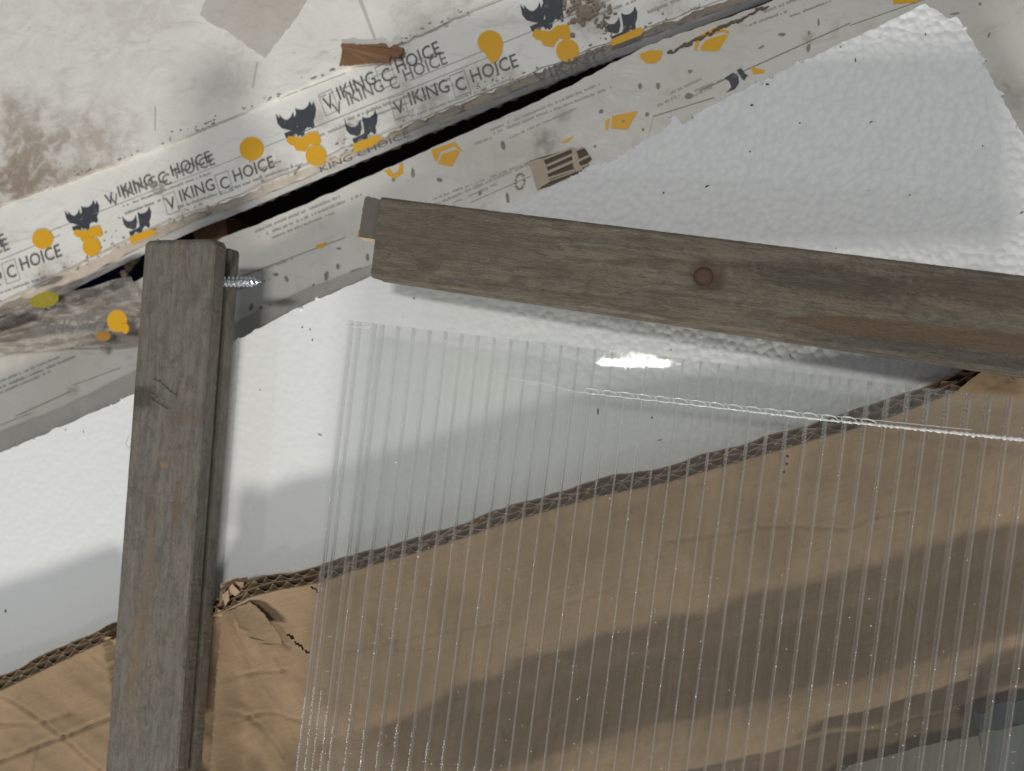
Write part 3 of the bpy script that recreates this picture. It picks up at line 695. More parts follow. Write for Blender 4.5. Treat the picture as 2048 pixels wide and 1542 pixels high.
# ================================================================== CARDBOARD
EDGE = [(-260, 1462, 22), (0, 1383, 22), (60, 1354, 21), (147, 1312, 20), (205, 1286, 19), (222, 1278, 16), (248, 1269, 5), (420, 1233, 5), (444, 1224, 13), (475, 1208, 18), (500, 1195, 20), (560, 1180, 21), (640, 1166, 21), (730, 1136, 21), (850, 1102, 21), (940, 1073, 21), (1000, 1050, 21), (1068, 1031, 21), (1188, 996, 20), (1335, 966, 19), (1410, 944, 18), (1500, 918, 17), (1581, 895, 16), (1640, 877, 15), (1700, 861, 14), (1768, 840, 12), (1850, 808, 10), (1929, 778, 10), (1965, 756, 11), (2060, 728, 12), (2300, 660, 12)]
EP = np.array([P(x, y, z) for x, y, z in EDGE])
eu = np.concatenate([[0], np.cumsum(np.linalg.norm(np.diff(EP[:, :2], axis=0), axis=1))])
d = EP[-3] - EP[2]; ed = np.array([d[0], d[1], 0]); ed /= np.linalg.norm(ed); vd = np.array([ed[1], -ed[0], 0])
card = thing('cardboard_sheet', P(900, 1300, -8), 'brown corrugated cardboard with a raised cut edge and dark folds below the clear panel', 'cardboard')
def segdist(X, Y, pl):
    dm = np.full(X.shape, 1e9)
    for a, b in zip(pl[:-1], pl[1:]):
        ax, ay = a; bx, by = b; L2 = (bx - ax) ** 2 + (by - ay) ** 2
        t = np.clip(((X - ax) * (bx - ax) + (Y - ay) * (by - ay)) / L2, 0, 1)
        dm = np.minimum(dm, np.hypot(X - ax - t * (bx - ax), Y - ay - t * (by - ay)))
    return dm
def inside(X, Y, pl):
    c = np.zeros(X.shape, bool); n_ = len(pl)
    for i in range(n_):
        x0, y0 = pl[i]; x1, y1 = pl[(i + 1) % n_]
        cr = ((y0 > Y) != (y1 > Y)) & (X < (x1 - x0) * (Y - y0) / (y1 - y0 + 1e-12) + x0); c ^= cr
    return c
def gnoise(X, Y, sc, seed, oct=3):
    out = np.zeros(X.shape); fl_ = X.ravel(), Y.ravel(); o = np.empty(fl_[0].size)
    for i in range(o.size): o[i] = noise.fractal(Vector((fl_[0][i] * sc, fl_[1][i] * sc, seed)), 0.9, 2.0, oct)
    return o.reshape(X.shape)
STEP = 0.9
us = np.arange(0, eu[-1], STEP); vs = np.arange(0, 172, STEP)
Ex = np.interp(us, eu, EP[:, 0]); Ey = np.interp(us, eu, EP[:, 1]); Ez = np.interp(us, eu, EP[:, 2])
U, V = np.meshgrid(us, vs, indexing='ij')
wig = 0.35 * np.array([noise.noise(Vector((u * .5, 2, 0))) + noise.noise(Vector((u * 1.3, 5, 0))) for u in us])
X = Ex[:, None] + vd[0] * (V + wig[:, None] * np.exp(-V / 2)); Y = Ey[:, None] + vd[1] * (V + wig[:, None] * np.exp(-V / 2))
wob = 0.9 * np.sin(U * .035 + 1.0) + 0.6 * np.sin(U * .09)
vprof = [0, 6, 20, 40, 58, 66, 84, 92, 104, 112, 121, 140, 172]
zprof = [0, -.8, -3.5, -8.0, -13, -15, 7.0, 6.5, -5, -9, 0, -9, -14]
lin = np.interp(V + wob * np.clip(V / 50, 0, 1), vprof, zprof)
K = np.exp(-0.5 * (np.arange(-4, 5) / 1.7) ** 2); K /= K.sum()
lin = np.apply_along_axis(lambda r: np.convolve(np.pad(r, 4, 'edge'), K, 'valid'), 1, lin)
foldw = np.interp(U, [0, 190, 262, eu[-1]], [0.1, 0.15, 1, 1])
flat = np.interp(V, [0, 6, 20, 60, 172], [0, -1, -4.5, -10, -16])
Z = Ez[:, None] * np.interp(V, [0, 60, 172], [1, .75, .7]) + lin * foldw + flat * (1 - foldw)
gx = gnoise(X[::3, ::3], Y[::3, ::3], 0.045, 3.0)
def up3(a, shape): 
    i = np.clip(np.arange(shape[0]) / 3, 0, a.shape[0] - 1.001); j = np.clip(np.arange(shape[1]) / 3, 0, a.shape[1] - 1.001)
    i0 = i.astype(int); j0 = j.astype(int); fi = (i - i0)[:, None]; fj = (j - j0)[None, :]
    return a[i0][:, j0] * (1 - fi) * (1 - fj) + a[i0 + 1][:, j0] * fi * (1 - fj) + a[i0][:, j0 + 1] * (1 - fi) * fj + a[i0 + 1][:, j0 + 1] * fi * fj
Z -= np.minimum(Ez[:, None] * .4, 3.2) * (1 - np.exp(-V / 2.0))        # the cut end curls up
Z += 0.9 * up3(gx, X.shape) * np.clip(V / 12, 0, 1)
left = np.clip((215 - U) / 60, 0, 1)
# buckles running down to the right on the left part
bphase = (U - 0.55 * V)
Z += left * 0.55 * np.sin(bphase * .30 + 1.4 * np.sin(V * .03) + .8) * np.clip(V / 8, 0, 1) + left * .16 * np.sin(bphase * .72 + 2 + V * .02) * np.clip(V / 8, 0, 1)
Z += 0.035 * np.sin(U * 2 * math.pi / 6.6) * np.clip(V / 3, 0, 1)
Z += (1 - left) * .35 * np.sin((U - .3 * V) * .21) * np.clip(V / 10, 0, 1)
def crease(px, depth, wid, zref=14, side=0.0):
    global Z
    pl = [tuple(P(x, y, zref)[:2]) for x, y in px]; dd = segdist(X, Y, pl)
    depth *= .6; wid *= .85
    Z = Z - depth * np.exp(-(dd / wid) ** 2) + .25 * depth * np.exp(-((dd - 2 * wid) / (1.6 * wid)) ** 2)
crease([(18, 1378), (70, 1430), (120, 1490), (170, 1560)], 2.2, 1.0)
crease([(-20, 1532), (60, 1500), (110, 1482), (215, 1440)], 1.8, 1.0)
crease([(425, 1384), (500, 1360), (560, 1350)], 1.2, .8)
crease([(420, 1450), (470, 1495), (520, 1560)], 1.2, 1.0)
crease([(190, 1300), (215, 1340), (230, 1400)], 1.4, 1.2)
crease([(-20, 1440), (60, 1452), (130, 1430)], 1.0, 1.2)
crease([(60, 1500), (40, 1560)], 1.6, .8)
crease([(455, 1300), (520, 1420), (560, 1560)], 1.6, 1.3)
crease([(540, 1320), (590, 1440), (610, 1560)], 1.2, 1.2)
crease([(430, 1480), (520, 1455), (580, 1470)], 1.2, .9)
crease([(450, 1210), (530, 1262), (566, 1300)], 1.4, 1.1)
crease([(1330, 1082), (1420, 1072), (1520, 1056), (1600, 1056), (1700, 1064), (1760, 1040), (1850, 1030)], 1.3, .8, 10)
crease([(680, 1312), (780, 1290), (900, 1266), (1020, 1254)], .9, .7, 14)
crease([(1100, 1225), (1180, 1200), (1260, 1165)], .9, .7, 14)
crease([(1380, 1270), (1440, 1245)], .9, .8, 10)
crease([(1080, 1010), (1130, 1090), (1160, 1190)], .8, 1.2, 18)
crease([(1570, 905), (1580, 930), (1572, 970)], 1.8, 1.2, 16)
# dented where the upright rail lies on it
ra, rb = P(250, 1250, 18), P(215, 1560, 18)
rail_strip = [tuple(P(x, y, 5)[:2]) for x, y in ((252, 1200), (438, 1200), (406, 1620), (224, 1620))]
Z = np.where(inside(X, Y, rail_strip), np.minimum(Z, 3.5), Z)
rl_line = [tuple(P(x, y, 5)[:2]) for x, y in ((438, 1180), (406, 1640))]
press = np.clip(segdist(X, Y, rl_line) / 11, 0, 1); press = press * press * (3 - 2 * press)
rightside = X > np.interp(Y, [rl_line[1][1], rl_line[0][1]], [rl_line[1][0], rl_line[0][0]])
Z = np.where(rightside & (X < rl_line[0][0] + 60), 3.5 + (Z - 3.5) * press, Z)
# tears: faces left out
tears = [[(557, 1278), (568, 1284), (572, 1288)], [(572, 1296), (586, 1306), (600, 1325)], [(576, 1301), (583, 1303)], [(622, 1170), (632, 1178), (637, 1186)], [(1574, 912), (1578, 925), (1570, 950)]]
tmask = np.zeros(X.shape, bool)
for t_ in tears:
    tmask |= segdist(X, Y, [tuple(P(x, y, 18 if t_[0][0] < 1000 else 14)[:2]) for x, y in t_]) < 0.75 + .45 * np.array([[noise.noise(Vector((a * 1.1, b * 1.1, 0))) for a, b in zip(r1, r2)] for r1, r2 in zip(X, Y)])[..., ] 
nu_, nv_ = X.shape
verts = np.stack([X, Y, Z], -1).reshape(-1, 3)
gcv = np.stack([U, V, 0 * U], -1).reshape(-1, 3)
idx = np.arange(nu_ * nv_).reshape(nu_, nv_)
q = np.stack([idx[:-1, :-1], idx[:-1, 1:], idx[1:, 1:], idx[1:, :-1]], -1).reshape(-1, 4)
keep = ~(tmask[:-1, :-1] & tmask[1:, 1:]).reshape(-1)
# orientation up
liner = obj('top_liner', verts, q[keep], M['card'], card, gc=gcv, smooth=True)
# layers beneath, cut on a slant so the flutes show
TH = 5.9; SL = 0.08; PAP = 0.46; TA = math.radians(60); CT, ST = math.cos(TA), math.sin(TA)
def layer(name, h_fun, v_in, mat, n_v=8, ures=0.5, jit=.35, sd=1.0):
    """paper sheet at depth h(u) below the top liner, running from the slanted cut v_in mm inwards"""
    uu = np.arange(0, eu[-1], ures); ex = np.interp(uu, eu, EP[:, 0]); ey = np.interp(uu, eu, EP[:, 1]); ez = np.interp(uu, eu, EP[:, 2])
    v = []; f = []; g = []; N2 = 2 * n_v
    for i, u in enumerate(uu):
        h = h_fun(u); slope = (h_fun(u + .1) - h_fun(u - .1)) / .2; nu1 = 1 / math.sqrt(1 + slope * slope)
        for side in (0, 1):
            o = SL * (h + side * .2) + jit * noise.noise(Vector((u * .5, sd, 0))) + .5 * jit * noise.noise(Vector((u * 1.7, sd, 3)))
            du = side * PAP * slope * nu1; dh = side * PAP * nu1
            for k in range(n_v):
                kk = k if side == 0 else n_v - 1 - k
                vv = -o + (v_in + o) * (kk / (n_v - 1)) ** 1.6
                hh_ = h + dh; vo = -hh_ * ST + vv * CT; v.append((ex[i] + ed[0] * du + vd[0] * vo, ey[i] + ed[1] * du + vd[1] * vo, ez[i] - hh_ * CT - vv * ST)); g.append((u, vv, (h + dh) * 3))
        if i:
            for k in range(N2): a = (i - 1) * N2 + k; b = (i - 1) * N2 + (k + 1) % N2; f.append([a, b, b + N2, a + N2])
    return obj(name, v, f, mat, card, gc=g, smooth=False)
nz = lambda u, s, k=1.0: noise.noise(Vector((u * .16 * k, s, 0)))
crush = lambda u: 1.0 + .22 * nz(u, 4.4, .6)
def fl_wave(u, s): return 0.5 - 0.5 * math.sin(u * 2 * math.pi / 6.4 + s + 1.5 * nz(u, s + 2, 1.2))
m_h = lambda u: 3.1 * crush(u) + .5 * nz(u, 9.0)
b_h = lambda u: TH * crush(u) + .5 * nz(u, 1.0)
layer('upper_fluting', lambda u: 0.45 + (m_h(u) - 1.0) * fl_wave(u, 0.0), 10, M['flute'], n_v=9, sd=3.0)
layer('middle_liner', m_h, 10, M['card'], sd=5.0)
layer('lower_fluting', lambda u: m_h(u) + .55 + (b_h(u) - m_h(u) - 1.1) * fl_wave(u, 2.1), 10, M['flute'], sd=6.0)
layer('bottom_liner', b_h, 9, M['card_in'], n_v=14, sd=7.0)
layer('top_lip', lambda u: -.05, 1.2, M['card'], n_v=3, jit=.5, sd=8.0)
# torn flap of liner and the crumpled corner by the upright rail
def paper(name, px, z, seed, mat, amp=1.0, th=.35, jag=4, step=5):
    ol = rough_line(px + [px[0]], step, jag, seed)[:-1]
    mb = MB(); zs = [(z(x, y) if callable(z) else z) + amp * noise.noise(Vector((x * .06, y * .06, seed))) for x, y in ol]
    xy = [tuple(P(x, y, zz)[:2]) for (x, y), zz in zip(ol, zs)]
    mb.prism(xy, zs, [a - th for a in zs]); return mb.build(name, mat, card)
paper('torn_flap', [(447, 1226), (500, 1204), (528, 1228), (560, 1272), (566, 1288), (540, 1290), (524, 1297), (516, 1286), (500, 1276), (492, 1262), (478, 1256), (474, 1244)], lambda x, y: float(np.interp(x, [447, 475, 500, 540, 566], [12, 16, 17.5, 18.5, 18])) - (y - 1204) * .02 + 1.2, 71, M['card'], .3, .3, 3, 4)
mb = MB()
def fold(poly3, mat, name='crumpled_corner', th=.35):
    m_ = MB(); pts = [P(x, y, z) for x, y, z in poly3]; k = len(pts)
    v = [tuple(p) for p in pts] + [(p[0], p[1], p[2] - th) for p in pts]
    f = [list(range(k))[::-1], list(range(k, 2 * k))] + [[i, (i + 1) % k, (i + 1) % k + k, i + k] for i in range(k)]
    m_.add(v, f); return m_.build(name, mat, card)
fold([(440, 1170, 16), (468, 1160, 17), (493, 1154, 15), (503, 1178, 14), (478, 1184, 15), (448, 1196, 13)], M['card_in'])
fold([(440, 1168, 16.5), (466, 1158, 19), (480, 1155, 18), (468, 1162, 15), (446, 1176, 14)], M['card'])
fold([(470, 1163, 18.5), (487, 1164, 18), (486, 1178, 16), (478, 1176, 16)], M['card'])
fold([(455, 1180, 17), (464, 1168, 19), (480, 1184, 17), (470, 1192, 16)], M['flute'])
fold([(444, 1190, 17), (456, 1180, 19), (458, 1200, 17), (450, 1212, 16)], M['flute'])
fold([(440, 1182, 15), (452, 1176, 18), (446, 1200, 16), (438, 1212, 15)], M['card_in'])
# curled end under the right rail
mb = MB(); n_ = 26; v = []; f = []
for i in range(n_):
    a = i / (n_ - 1); x0 = 1915 + 100 * a; y0 = 782 - 46 * math.sin(a * math.pi * .62)
    for k in range(6):
        b = k / 5; v.append(P(x0 + 18 * b, y0 + 30 * b + 4 * noise.noise(Vector((a * 6, b, 1))), 10 + 9 * math.sin(a * math.pi * .8) - 7 * b + 1.5 * noise.noise(Vector((a * 7, b * 3, 5)))))
    if i:
        for k in range(5): q_ = (i - 1) * 6 + k; f.append([q_, q_ + 1, q_ + 7, q_ + 6])
obj('curled_corner', v, f, M['card'], card, smooth=True)

# pale card, teal plastic and dark film lying on the cardboard under the panel
def zcard(x, y):
    p = P(x, y, 10); dd = (X - p[0]) ** 2 + (Y - p[1]) ** 2; i = np.unravel_index(np.argmin(dd), dd.shape); return float(Z[i])
mb = MB(); zz = 17
mb.prism(px_poly(rough_line([(1650, 1560), (1700, 1531), (1860, 1490), (1958, 1471), (1975, 1500), (1990, 1640), (1600, 1640), (1650, 1560)], 14, 3, 81), zz), zz, zz - 1)
tag(mb.build('card_piece', M['white_card']), 'pale grey card piece at the bottom right under the clear panel', 'card')
mb = MB()
mb.prism(px_poly(rough_line([(1958, 1466), (2048, 1448), (2200, 1420), (2200, 1640), (1986, 1640), (1966, 1520), (1958, 1466)], 14, 3, 82), zz + 1.3), zz + 1.3, zz + .2)
tag(mb.build('plastic_piece', M['teal']), 'pale teal plastic piece in the bottom right corner under the clear panel', 'plastic')
mb = MB()
mb.prism(px_poly(rough_line([(1935, 1418), (1968, 1428), (1990, 1408), (2048, 1398), (2200, 1380), (2200, 1440), (2048, 1446), (1958, 1464), (1950, 1440), (1935, 1418)], 9, 6, 83), zz + 2), zz + 2, zz + 1)
tag(mb.build('film_scrap', M['dark_teal']), 'dark teal film scrap along the upper edge of the teal plastic piece', 'film scrap')
# ================================================================== WOODEN RAILS
# ---- upright rail
WL = 22.4; ZL = 27.0; TL = 20.6
tl, tr = P(289, 480, ZL), P(429, 478, ZL); bl, br = P(206, 1600, ZL), P(346, 1600, ZL)
A0 = tl; ax = (tr - tl); ax[2] = 0; WLm = np.linalg.norm(ax); ax /= WLm
al = ((bl + br) / 2 - (tl + tr) / 2); al[2] = 0; LEN = np.linalg.norm(al); al /= LEN
W1 = np.linalg.norm(br - bl)
def rail_pt(a, s, h):
    w = WLm + (W1 - WLm) * s / LEN
    c0 = (tl + tr) / 2 + al * s
    return c0 + np.array([al[1] * -1, al[0], 0]) * 0 + ax * (a * w - w / 2) + np.array([0, 0, -h])
# profile: (fraction across, extra mm across, depth)
prof = [(0, 0, 19.5), (0, 0, 9), (0, 0, 1.3), (0, .35, .35), (0, 1.3, 0), (.25, 0, 0), (.5, 0, 0), (.75, 0, 0), (1, -1.2, 0), (1, -.3, .3), (1, .25, 1.2), (1, .5, 5), (1, .35, 8.6), (1, -.4, 9.0),
        (1, -4.5, 9.1), (1, -4.6, 12.8), (1, -.9, 12.9), (1, .1, 13.3), (1, .2, 16), (1, .1, 19.6), (1, -1, TL), (.5, 0, TL), (0, 1, TL)]
ss_ = [0, .5, 1.2, 2.2] + list(np.arange(3.5, LEN, 1.3)) + [LEN]
v = []; f = []; g = []; kpr = len(prof)
for i, s in enumerate(ss_):
    rnd0 = max(0, 1 - s / 2.2)
    for j, (fa, da, h) in enumerate(prof):
        e = 0.10 * noise.noise(Vector((s * .55, j * 3.1, 1))) + .09 * noise.noise(Vector((s * 1.7, j * 5.1, 4)))
        a_mm = fa * WLm + da
        s2 = s
        if h >= 12.5 and fa > .4: s2 = s + 1.4 * max(0, 1 - s / 4)              # lower lip ends a little short
        dx = 0
        if i < 3: 
            cen = WLm / 2; q_ = (rnd0 ** 2) * 1.6
            a_mm = a_mm + (q_ if fa < .2 else (-q_ * .7 if fa > .9 else 0)); h = h + (rnd0 ** 2) * (.8 if h < 2 else 0)
            s2 += .35 * noise.noise(Vector((a_mm * .7, h, 3)))
        c0 = (tl + tr) / 2 + al * s2; w = WLm + (W1 - WLm) * s / LEN
        p = c0 + ax * (a_mm + e * (1 if 0 < j < kpr - 3 else .3) - w / 2 + (w - WLm) * (fa)) + np.array([0, 0, -h + e * .4])
        v.append(p); g.append((a_mm, s, h))
    if i:
        for j in range(kpr): a = (i - 1) * kpr + j; b = (i - 1) * kpr + (j + 1) % kpr; f.append([a, b, b + kpr, a + kpr])
f += [list(range(kpr))[::-1], [(len(ss_) - 1) * kpr + j for j in range(kpr)]]
def rl(px, py):                                  # px on the top face -> (across, along)
    p = P(px, py, ZL) - (tl + tr) / 2; return float(p @ ax + WLm / 2), float(p @ al)
mk = []
a, s = rl(400, 842); mk.append((a, s, 5.5, 3.6, (0.24, 0.165, 0.12), .5, 2.4))
a, s = rl(355, 933); mk.append((a, s, 1.8, 1.8, (0.40, 0.26, 0.12), .7, 2.6))
a, s = rl(300, 792); mk.append((a, s, 9, 6, (0.085, 0.07, 0.06), .75, 1.2))
a, s = rl(318, 1340); mk.append((a, s, 3.5, 28, (0.30, 0.21, 0.14), .45, 1.2))
a, s = rl(335, 1180); mk.append((a, s, 4.0, 40, (0.26, 0.19, 0.13), .45, 1.2))
a, s = rl(385, 1010); mk.append((a, s, 2.0, 12, (0.27, 0.15, 0.09), .6, 1.0))
M['wood_l'] = mat_wood('weathered_grey_wood', (0.220, 0.197, 0.170), (0.288, 0.270, 0.234), (0.310, 0.255, 0.200), mk)
rail = thing('wooden_rail', A0 + np.array([0, 0, -TL]), 'grey grooved wooden rail standing upright in the picture with a screw near its top', 'wooden rail', 'grooved wooden frame rails')
obj('body', v, f, M['wood_l'], rail, gc=g)
# cracked knot: dark splits cut in the top face
for j, pl in enumerate(([(306, 759), (322, 764), (330, 774), (341, 784), (354, 791)], [(310, 776), (313, 780)], [(304, 788), (312, 792)], [(304, 800), (318, 808), (336, 818)], [(316, 480), (320, 488)])):
    pts = [P(x, y, ZL + .02) for x, y in rough_line(pl, 3, 1.5, 200 + j)]
    mb = MB(); mb.tube(pts, [.16 + .40 * abs(math.sin(2.1 * i + j)) for i in range(len(pts))], 5)
    mb.build('knot_split', M['speck'], rail)
# splinter fibres
def fibres(mb, n_, fpos, L=(1, 3), r=.05):
    for i in range(n_):
        p = np.array(fpos(i)); a = rnd.uniform(0, 6.28); l = rnd.uniform(*L)
        q1 = p + np.array([math.cos(a), math.sin(a), .3]) * l * .5; q2 = q1 + np.array([math.cos(a + .8), math.sin(a + .8), .2]) * l * .5
        mb.tube([p, q1, q2], [r, r * .8, r * .4], 4)
mb = MB()
fibres(mb, 34, lambda i: rail_pt(0, rnd.uniform(5, LEN), rnd.uniform(1, 4)), (.5, 1.6), .04)
fibres(mb, 60, lambda i: rail_pt(1, rnd.uniform(5, LEN), rnd.choice((1.2, 8.8, 13.2))) + ax * .3, (.4, 1.1), .04)
mb.tube([P(258, 872, 25), P(251, 888, 25), P(256, 894, 25), P(261, 894, 25)], .06, 4)
mb.build('wood_fibres', M['fibre'], rail, kind='stuff')
mb = MB()
fibres(mb, 70, lambda i: rail_pt(1, rnd.uniform(0, 75), rnd.uniform(2, 9)) + ax * .45, (.3, 1.0), .05)
fibres(mb, 40, lambda i: rail_pt(1, rnd.uniform(0, 60), 13.2 + rnd.uniform(0, 4)) + ax * .25, (.3, 1.0), .05)
mb.build('pale_fibres', M['fibre_pale'], rail, kind='stuff')
# screw
sa, sb = P(446, 563.5, 16.5), P(524, 563.5, 16.5); sx = sb - sa; SLn = np.linalg.norm(sx); sx /= SLn
su = np.array([-sx[1], sx[0], 0]); sw = np.array([0, 0, 1.0]); v = []; f = []; kk = 20; NN = 190
for i in range(NN + 1):
    t = i / NN * SLn; tap = min(1.0, (SLn - t) / 4.2); core = 1.45 * tap ** .8
    for j in range(kk):
        a = 2 * math.pi * j / kk
        ph = (t / 1.75 - j / kk) % 1.0; th = max(0.0, 1 - abs(ph - .5) / .24) ** 1.0
        r = max(.04, core + .75 * th * min(1, tap * 1.3))
        v.append(sa + sx * t + r * (math.cos(a) * su + math.sin(a) * sw))
    if i:
        for j in range(kk): a = (i - 1) * kk + j; b = (i - 1) * kk + (j + 1) % kk; f.append([a, a + kk, b + kk, b])
f.append([NN * kk + j for j in range(kk)])
so = obj('screw', v, f, M['zinc'], rail, smooth=True); so['label'] = 'bright zinc screw sticking out of the groove'

# ---- lying rail
ZR0, ZR1 = 27.0, 44.0; TR = 22.0
UL, LL, UR, LR = P(763, 393, ZR0), P(741, 552, ZR0), P(2130, 560, ZR1), P(2130, 760, ZR1)
bx_ = UR - UL; RLEN = np.linalg.norm(bx_); bx_ /= RLEN
rail2 = thing('wooden_rail', UL + np.array([0, 0, -TR]), 'brown grey wooden rail with a round knot lying above the clear panel', 'wooden rail', 'grooved wooden frame rails')
WR = np.linalg.norm(LL - UL)
kp = None
prof2 = [(0, 0, 20), (0, 0, 9), (0, 0, 1.2), (0, .3, .3), (0, 1.1, 0), (.2, 0, 0), (.4, 0, 0), (.6, 0, 0), (.8, 0, 0), (1, -1.0, 0), (1, -.25, .3), (1, .1, 1.0), (1, .25, 3.2), (1, .9, 3.6), (1, .95, 6.5), (1, .5, 7.6), (1, -5, 7.8), (1, -5, 12), (1, -3.5, 12.2), (1, -3.5, 20), (1, -4.5, TR), (0, 1, TR)]
k2 = len(prof2); v = []; f = []; g = []
s2_ = [0, .5, 1.0] + list(np.arange(2.0, RLEN, 1.4)) + [RLEN]
for i, s in enumerate(s2_):
    t = s / RLEN; up_ = UL + (UR - UL) * t; lo_ = LL + (LR - LL) * t; ac = lo_ - up_; w = np.linalg.norm(ac); ac = ac / w
    for j, (fa, da, h) in enumerate(prof2):
        e = .11 * noise.noise(Vector((s * .6, j * 2.7, 8))) + .10 * noise.noise(Vector((s * 1.9, j * 4.7, 2)))
        sh = 0.0
        if i < 2: sh = .9 * noise.noise(Vector((fa * 9, h * .4, 1))) + .5 * noise.noise(Vector((fa * 23, h, 6)))
        if 3.4 < h < 7.7 and fa == 1 and da > .3 and s < 3: sh += 3.0 * (1 - s / 3) + 1.6       # lip under the edge starts a little in
        a_mm = fa * w + da
        v.append(up_ + ac * (a_mm + e * (.9 if 1 < j < k2 - 3 else .2)) + bx_ * sh + np.array([0, 0, -h + e * .4])); g.append((a_mm * WR / w, s, h))
    if i:
        for j in range(k2): a = (i - 1) * k2 + j; b = (i - 1) * k2 + (j + 1) % k2; f.append([a, a + k2, b + k2, b])
f += [list(range(k2)), [(len(s2_) - 1) * k2 + j for j in range(k2)][::-1]]
def rr(px, py):
    best = None
    for it in range(3):
        z = ZR0 if best is None else ZR0 + (ZR1 - ZR0) * best[1] / RLEN
        p = P(px, py, z) - UL; s = float(p @ bx_); t = s / RLEN; up_ = UL + (UR - UL) * t; lo_ = LL + (LR - LL) * t; ac = lo_ - up_; w = np.linalg.norm(ac)
        best = (float((P(px, py, z) - up_) @ ac / w) * WR / w, s, z)
    return best
b0 = rr(1500, 632); b1 = rr(2040, 690)
mk2 = []
a, s, z = rr(1407, 553); KN = (a, s)
mk2.append((a, s, 7, 8, (0.095, 0.060, 0.042), .7, .6))
a, s, z = rr(1650, 560); mk2.append((a, s, 7, 38, (0.060, 0.052, 0.044), .55, 1.2))
a, s, z = rr(1950, 580); mk2.append((a, s, 6, 30, (0.085, 0.066, 0.050), .5, 1.2))
a, s, z = rr(900, 470); mk2.append((a, s, 12, 40, (0.165, 0.135, 0.112), .5, 1.2))
a, s, z = rr(1900, 720); mk2.append((a, s, 6, 60, (0.068, 0.068, 0.064), .5, .9))
M['wood_r'] = mat_wood('brown_grey_wood', (0.172, 0.148, 0.114), (0.262, 0.230, 0.180), (0.250, 0.200, 0.148), mk2,
                       [(b0[0], b1[0], b0[1], b1[1], 3.0, (0.150, 0.105, 0.062), .75)])
obj('body', v, f, M['wood_r'], rail2, gc=g)
# tenon at the end
tz = ZR0 - 5.0
te = rough_line([(766, 399), (732, 393), (727, 410), (722, 440), (717, 472)], 5, 2, 91) + [(722, 474), (752, 478), (775, 478), (790, 400)]
mb = MB(); mb.prism(px_poly(te, tz), tz, tz - 6.0)
tn = mb.build('tenon', mat_plain('grey_end_wood', (0.135, 0.124, 0.108), .8, .22, .35), rail2); tn['label'] = 'paler grey tenon stepped below the rail end'
mb = MB(); mb.prism(px_poly([(722, 474.5), (750, 478.5), (750, 481.5), (722, 477)], tz - .3), tz - .3, tz - 5.8)
mb.build('fresh_cut', M['fresh'], rail2)
# knot
def mat_knot(c):
    n = NT('red_brown_knot'); v_ = n.vmath('SUBTRACT', n.gc, (c[0], c[1], 0)); v_ = n.vmath('MULTIPLY', v_, (1, 1, 0)); l = n.vmath('LENGTH', v_)
    l = n.math('ADD', l, n.math('MULTIPLY', n.math('SUBTRACT', n.noise(n.gc, 0.6, 5, .7), .5), 2.6))
    col = n.mix(n.ss(l, 1.6, 3.4), (0.098, 0.056, 0.040), (0.036, 0.025, 0.018))
    ri = n.math('SINE', n.math('MULTIPLY', l, 7.0))
    col = n.mix(n.ss(ri, 0.2, 1.0, 0, .35), col, (0.05, 0.03, 0.022))
    return n.finish(n.pbsdf(col, .7, n.bump(n.noise(n.gc, 1.2, 4), .6, .0006), spec=.25))
v = []; f = []; g = []; zk = rr(1407, 553)[2]; cK = P(1407, 553, zk); rk = 3.35
nrm = np.cross(bx_, (LL - UL) / WR); nrm = nrm / np.linalg.norm(nrm); nrm = nrm if nrm[2] > 0 else -nrm
ac = (LL - UL) / WR
for i in range(6):
    r = rk * (i / 5); hgt = 0.14 * (1 - (i / 5) ** 2) - (.12 if i == 5 else 0)
    for j in range(26):
        a = 2 * math.pi * j / 26; rj = r * (1 + .07 * noise.noise(Vector((math.cos(a) * 2, math.sin(a) * 2, 0))))
        v.append(cK + bx_ * rj * math.cos(a) * 1.05 + ac * rj * math.sin(a) + nrm * hgt); g.append((rj * math.sin(a), rj * math.cos(a), 0))
    if i:
        for j in range(26): a = (i - 1) * 26 + j; b = (i - 1) * 26 + (j + 1) % 26; f.append([a, b, b + 26, a + 26])
kn = obj('knot', v, f, mat_knot((0, 0)), rail2, gc=g, smooth=True); kn['label'] = 'round dark red knot'
mb = MB()
def lowedge(i):
    s = rnd.uniform(2, RLEN); t = s / RLEN; return LL + (LR - LL) * t + np.array([0, -.2, rnd.uniform(-1.5, 0)])
fibres(mb, 60, lowedge, (.3, 1.1), .045)
def upedge(i):
    s = rnd.uniform(2, RLEN); t = s / RLEN; return UL + (UR - UL) * t + np.array([0, .1, rnd.uniform(-1.5, 0)])
fibres(mb, 40, upedge, (.3, .9), .04)
mb.build('wood_fibres', M['fibre'], rail2, kind='stuff')
mb = MB()
def topf(i):
    s = abs(rnd.gauss(0, 50)); t = s / RLEN; u = rnd.uniform(.05, .97); return (UL + (UR - UL) * t) * (1 - u) + (LL + (LR - LL) * t) * u + np.array([0, 0, .05])
for i in range(110):
    p = topf(i); l = rnd.uniform(.3, 1.6); mb.tube([p, p + bx_ * l * .5 + np.array([0, rnd.uniform(-.15, .15), .12]), p + bx_ * l], [.04, .07, .02], 4)
fibres(mb, 30, lambda i: LL + (UL - LL) * rnd.random() + np.array([0, 0, rnd.uniform(-2, 0)]), (.3, .9), .05)
mb.build('pale_fibres', M['fibre_pale'], rail2, kind='stuff')

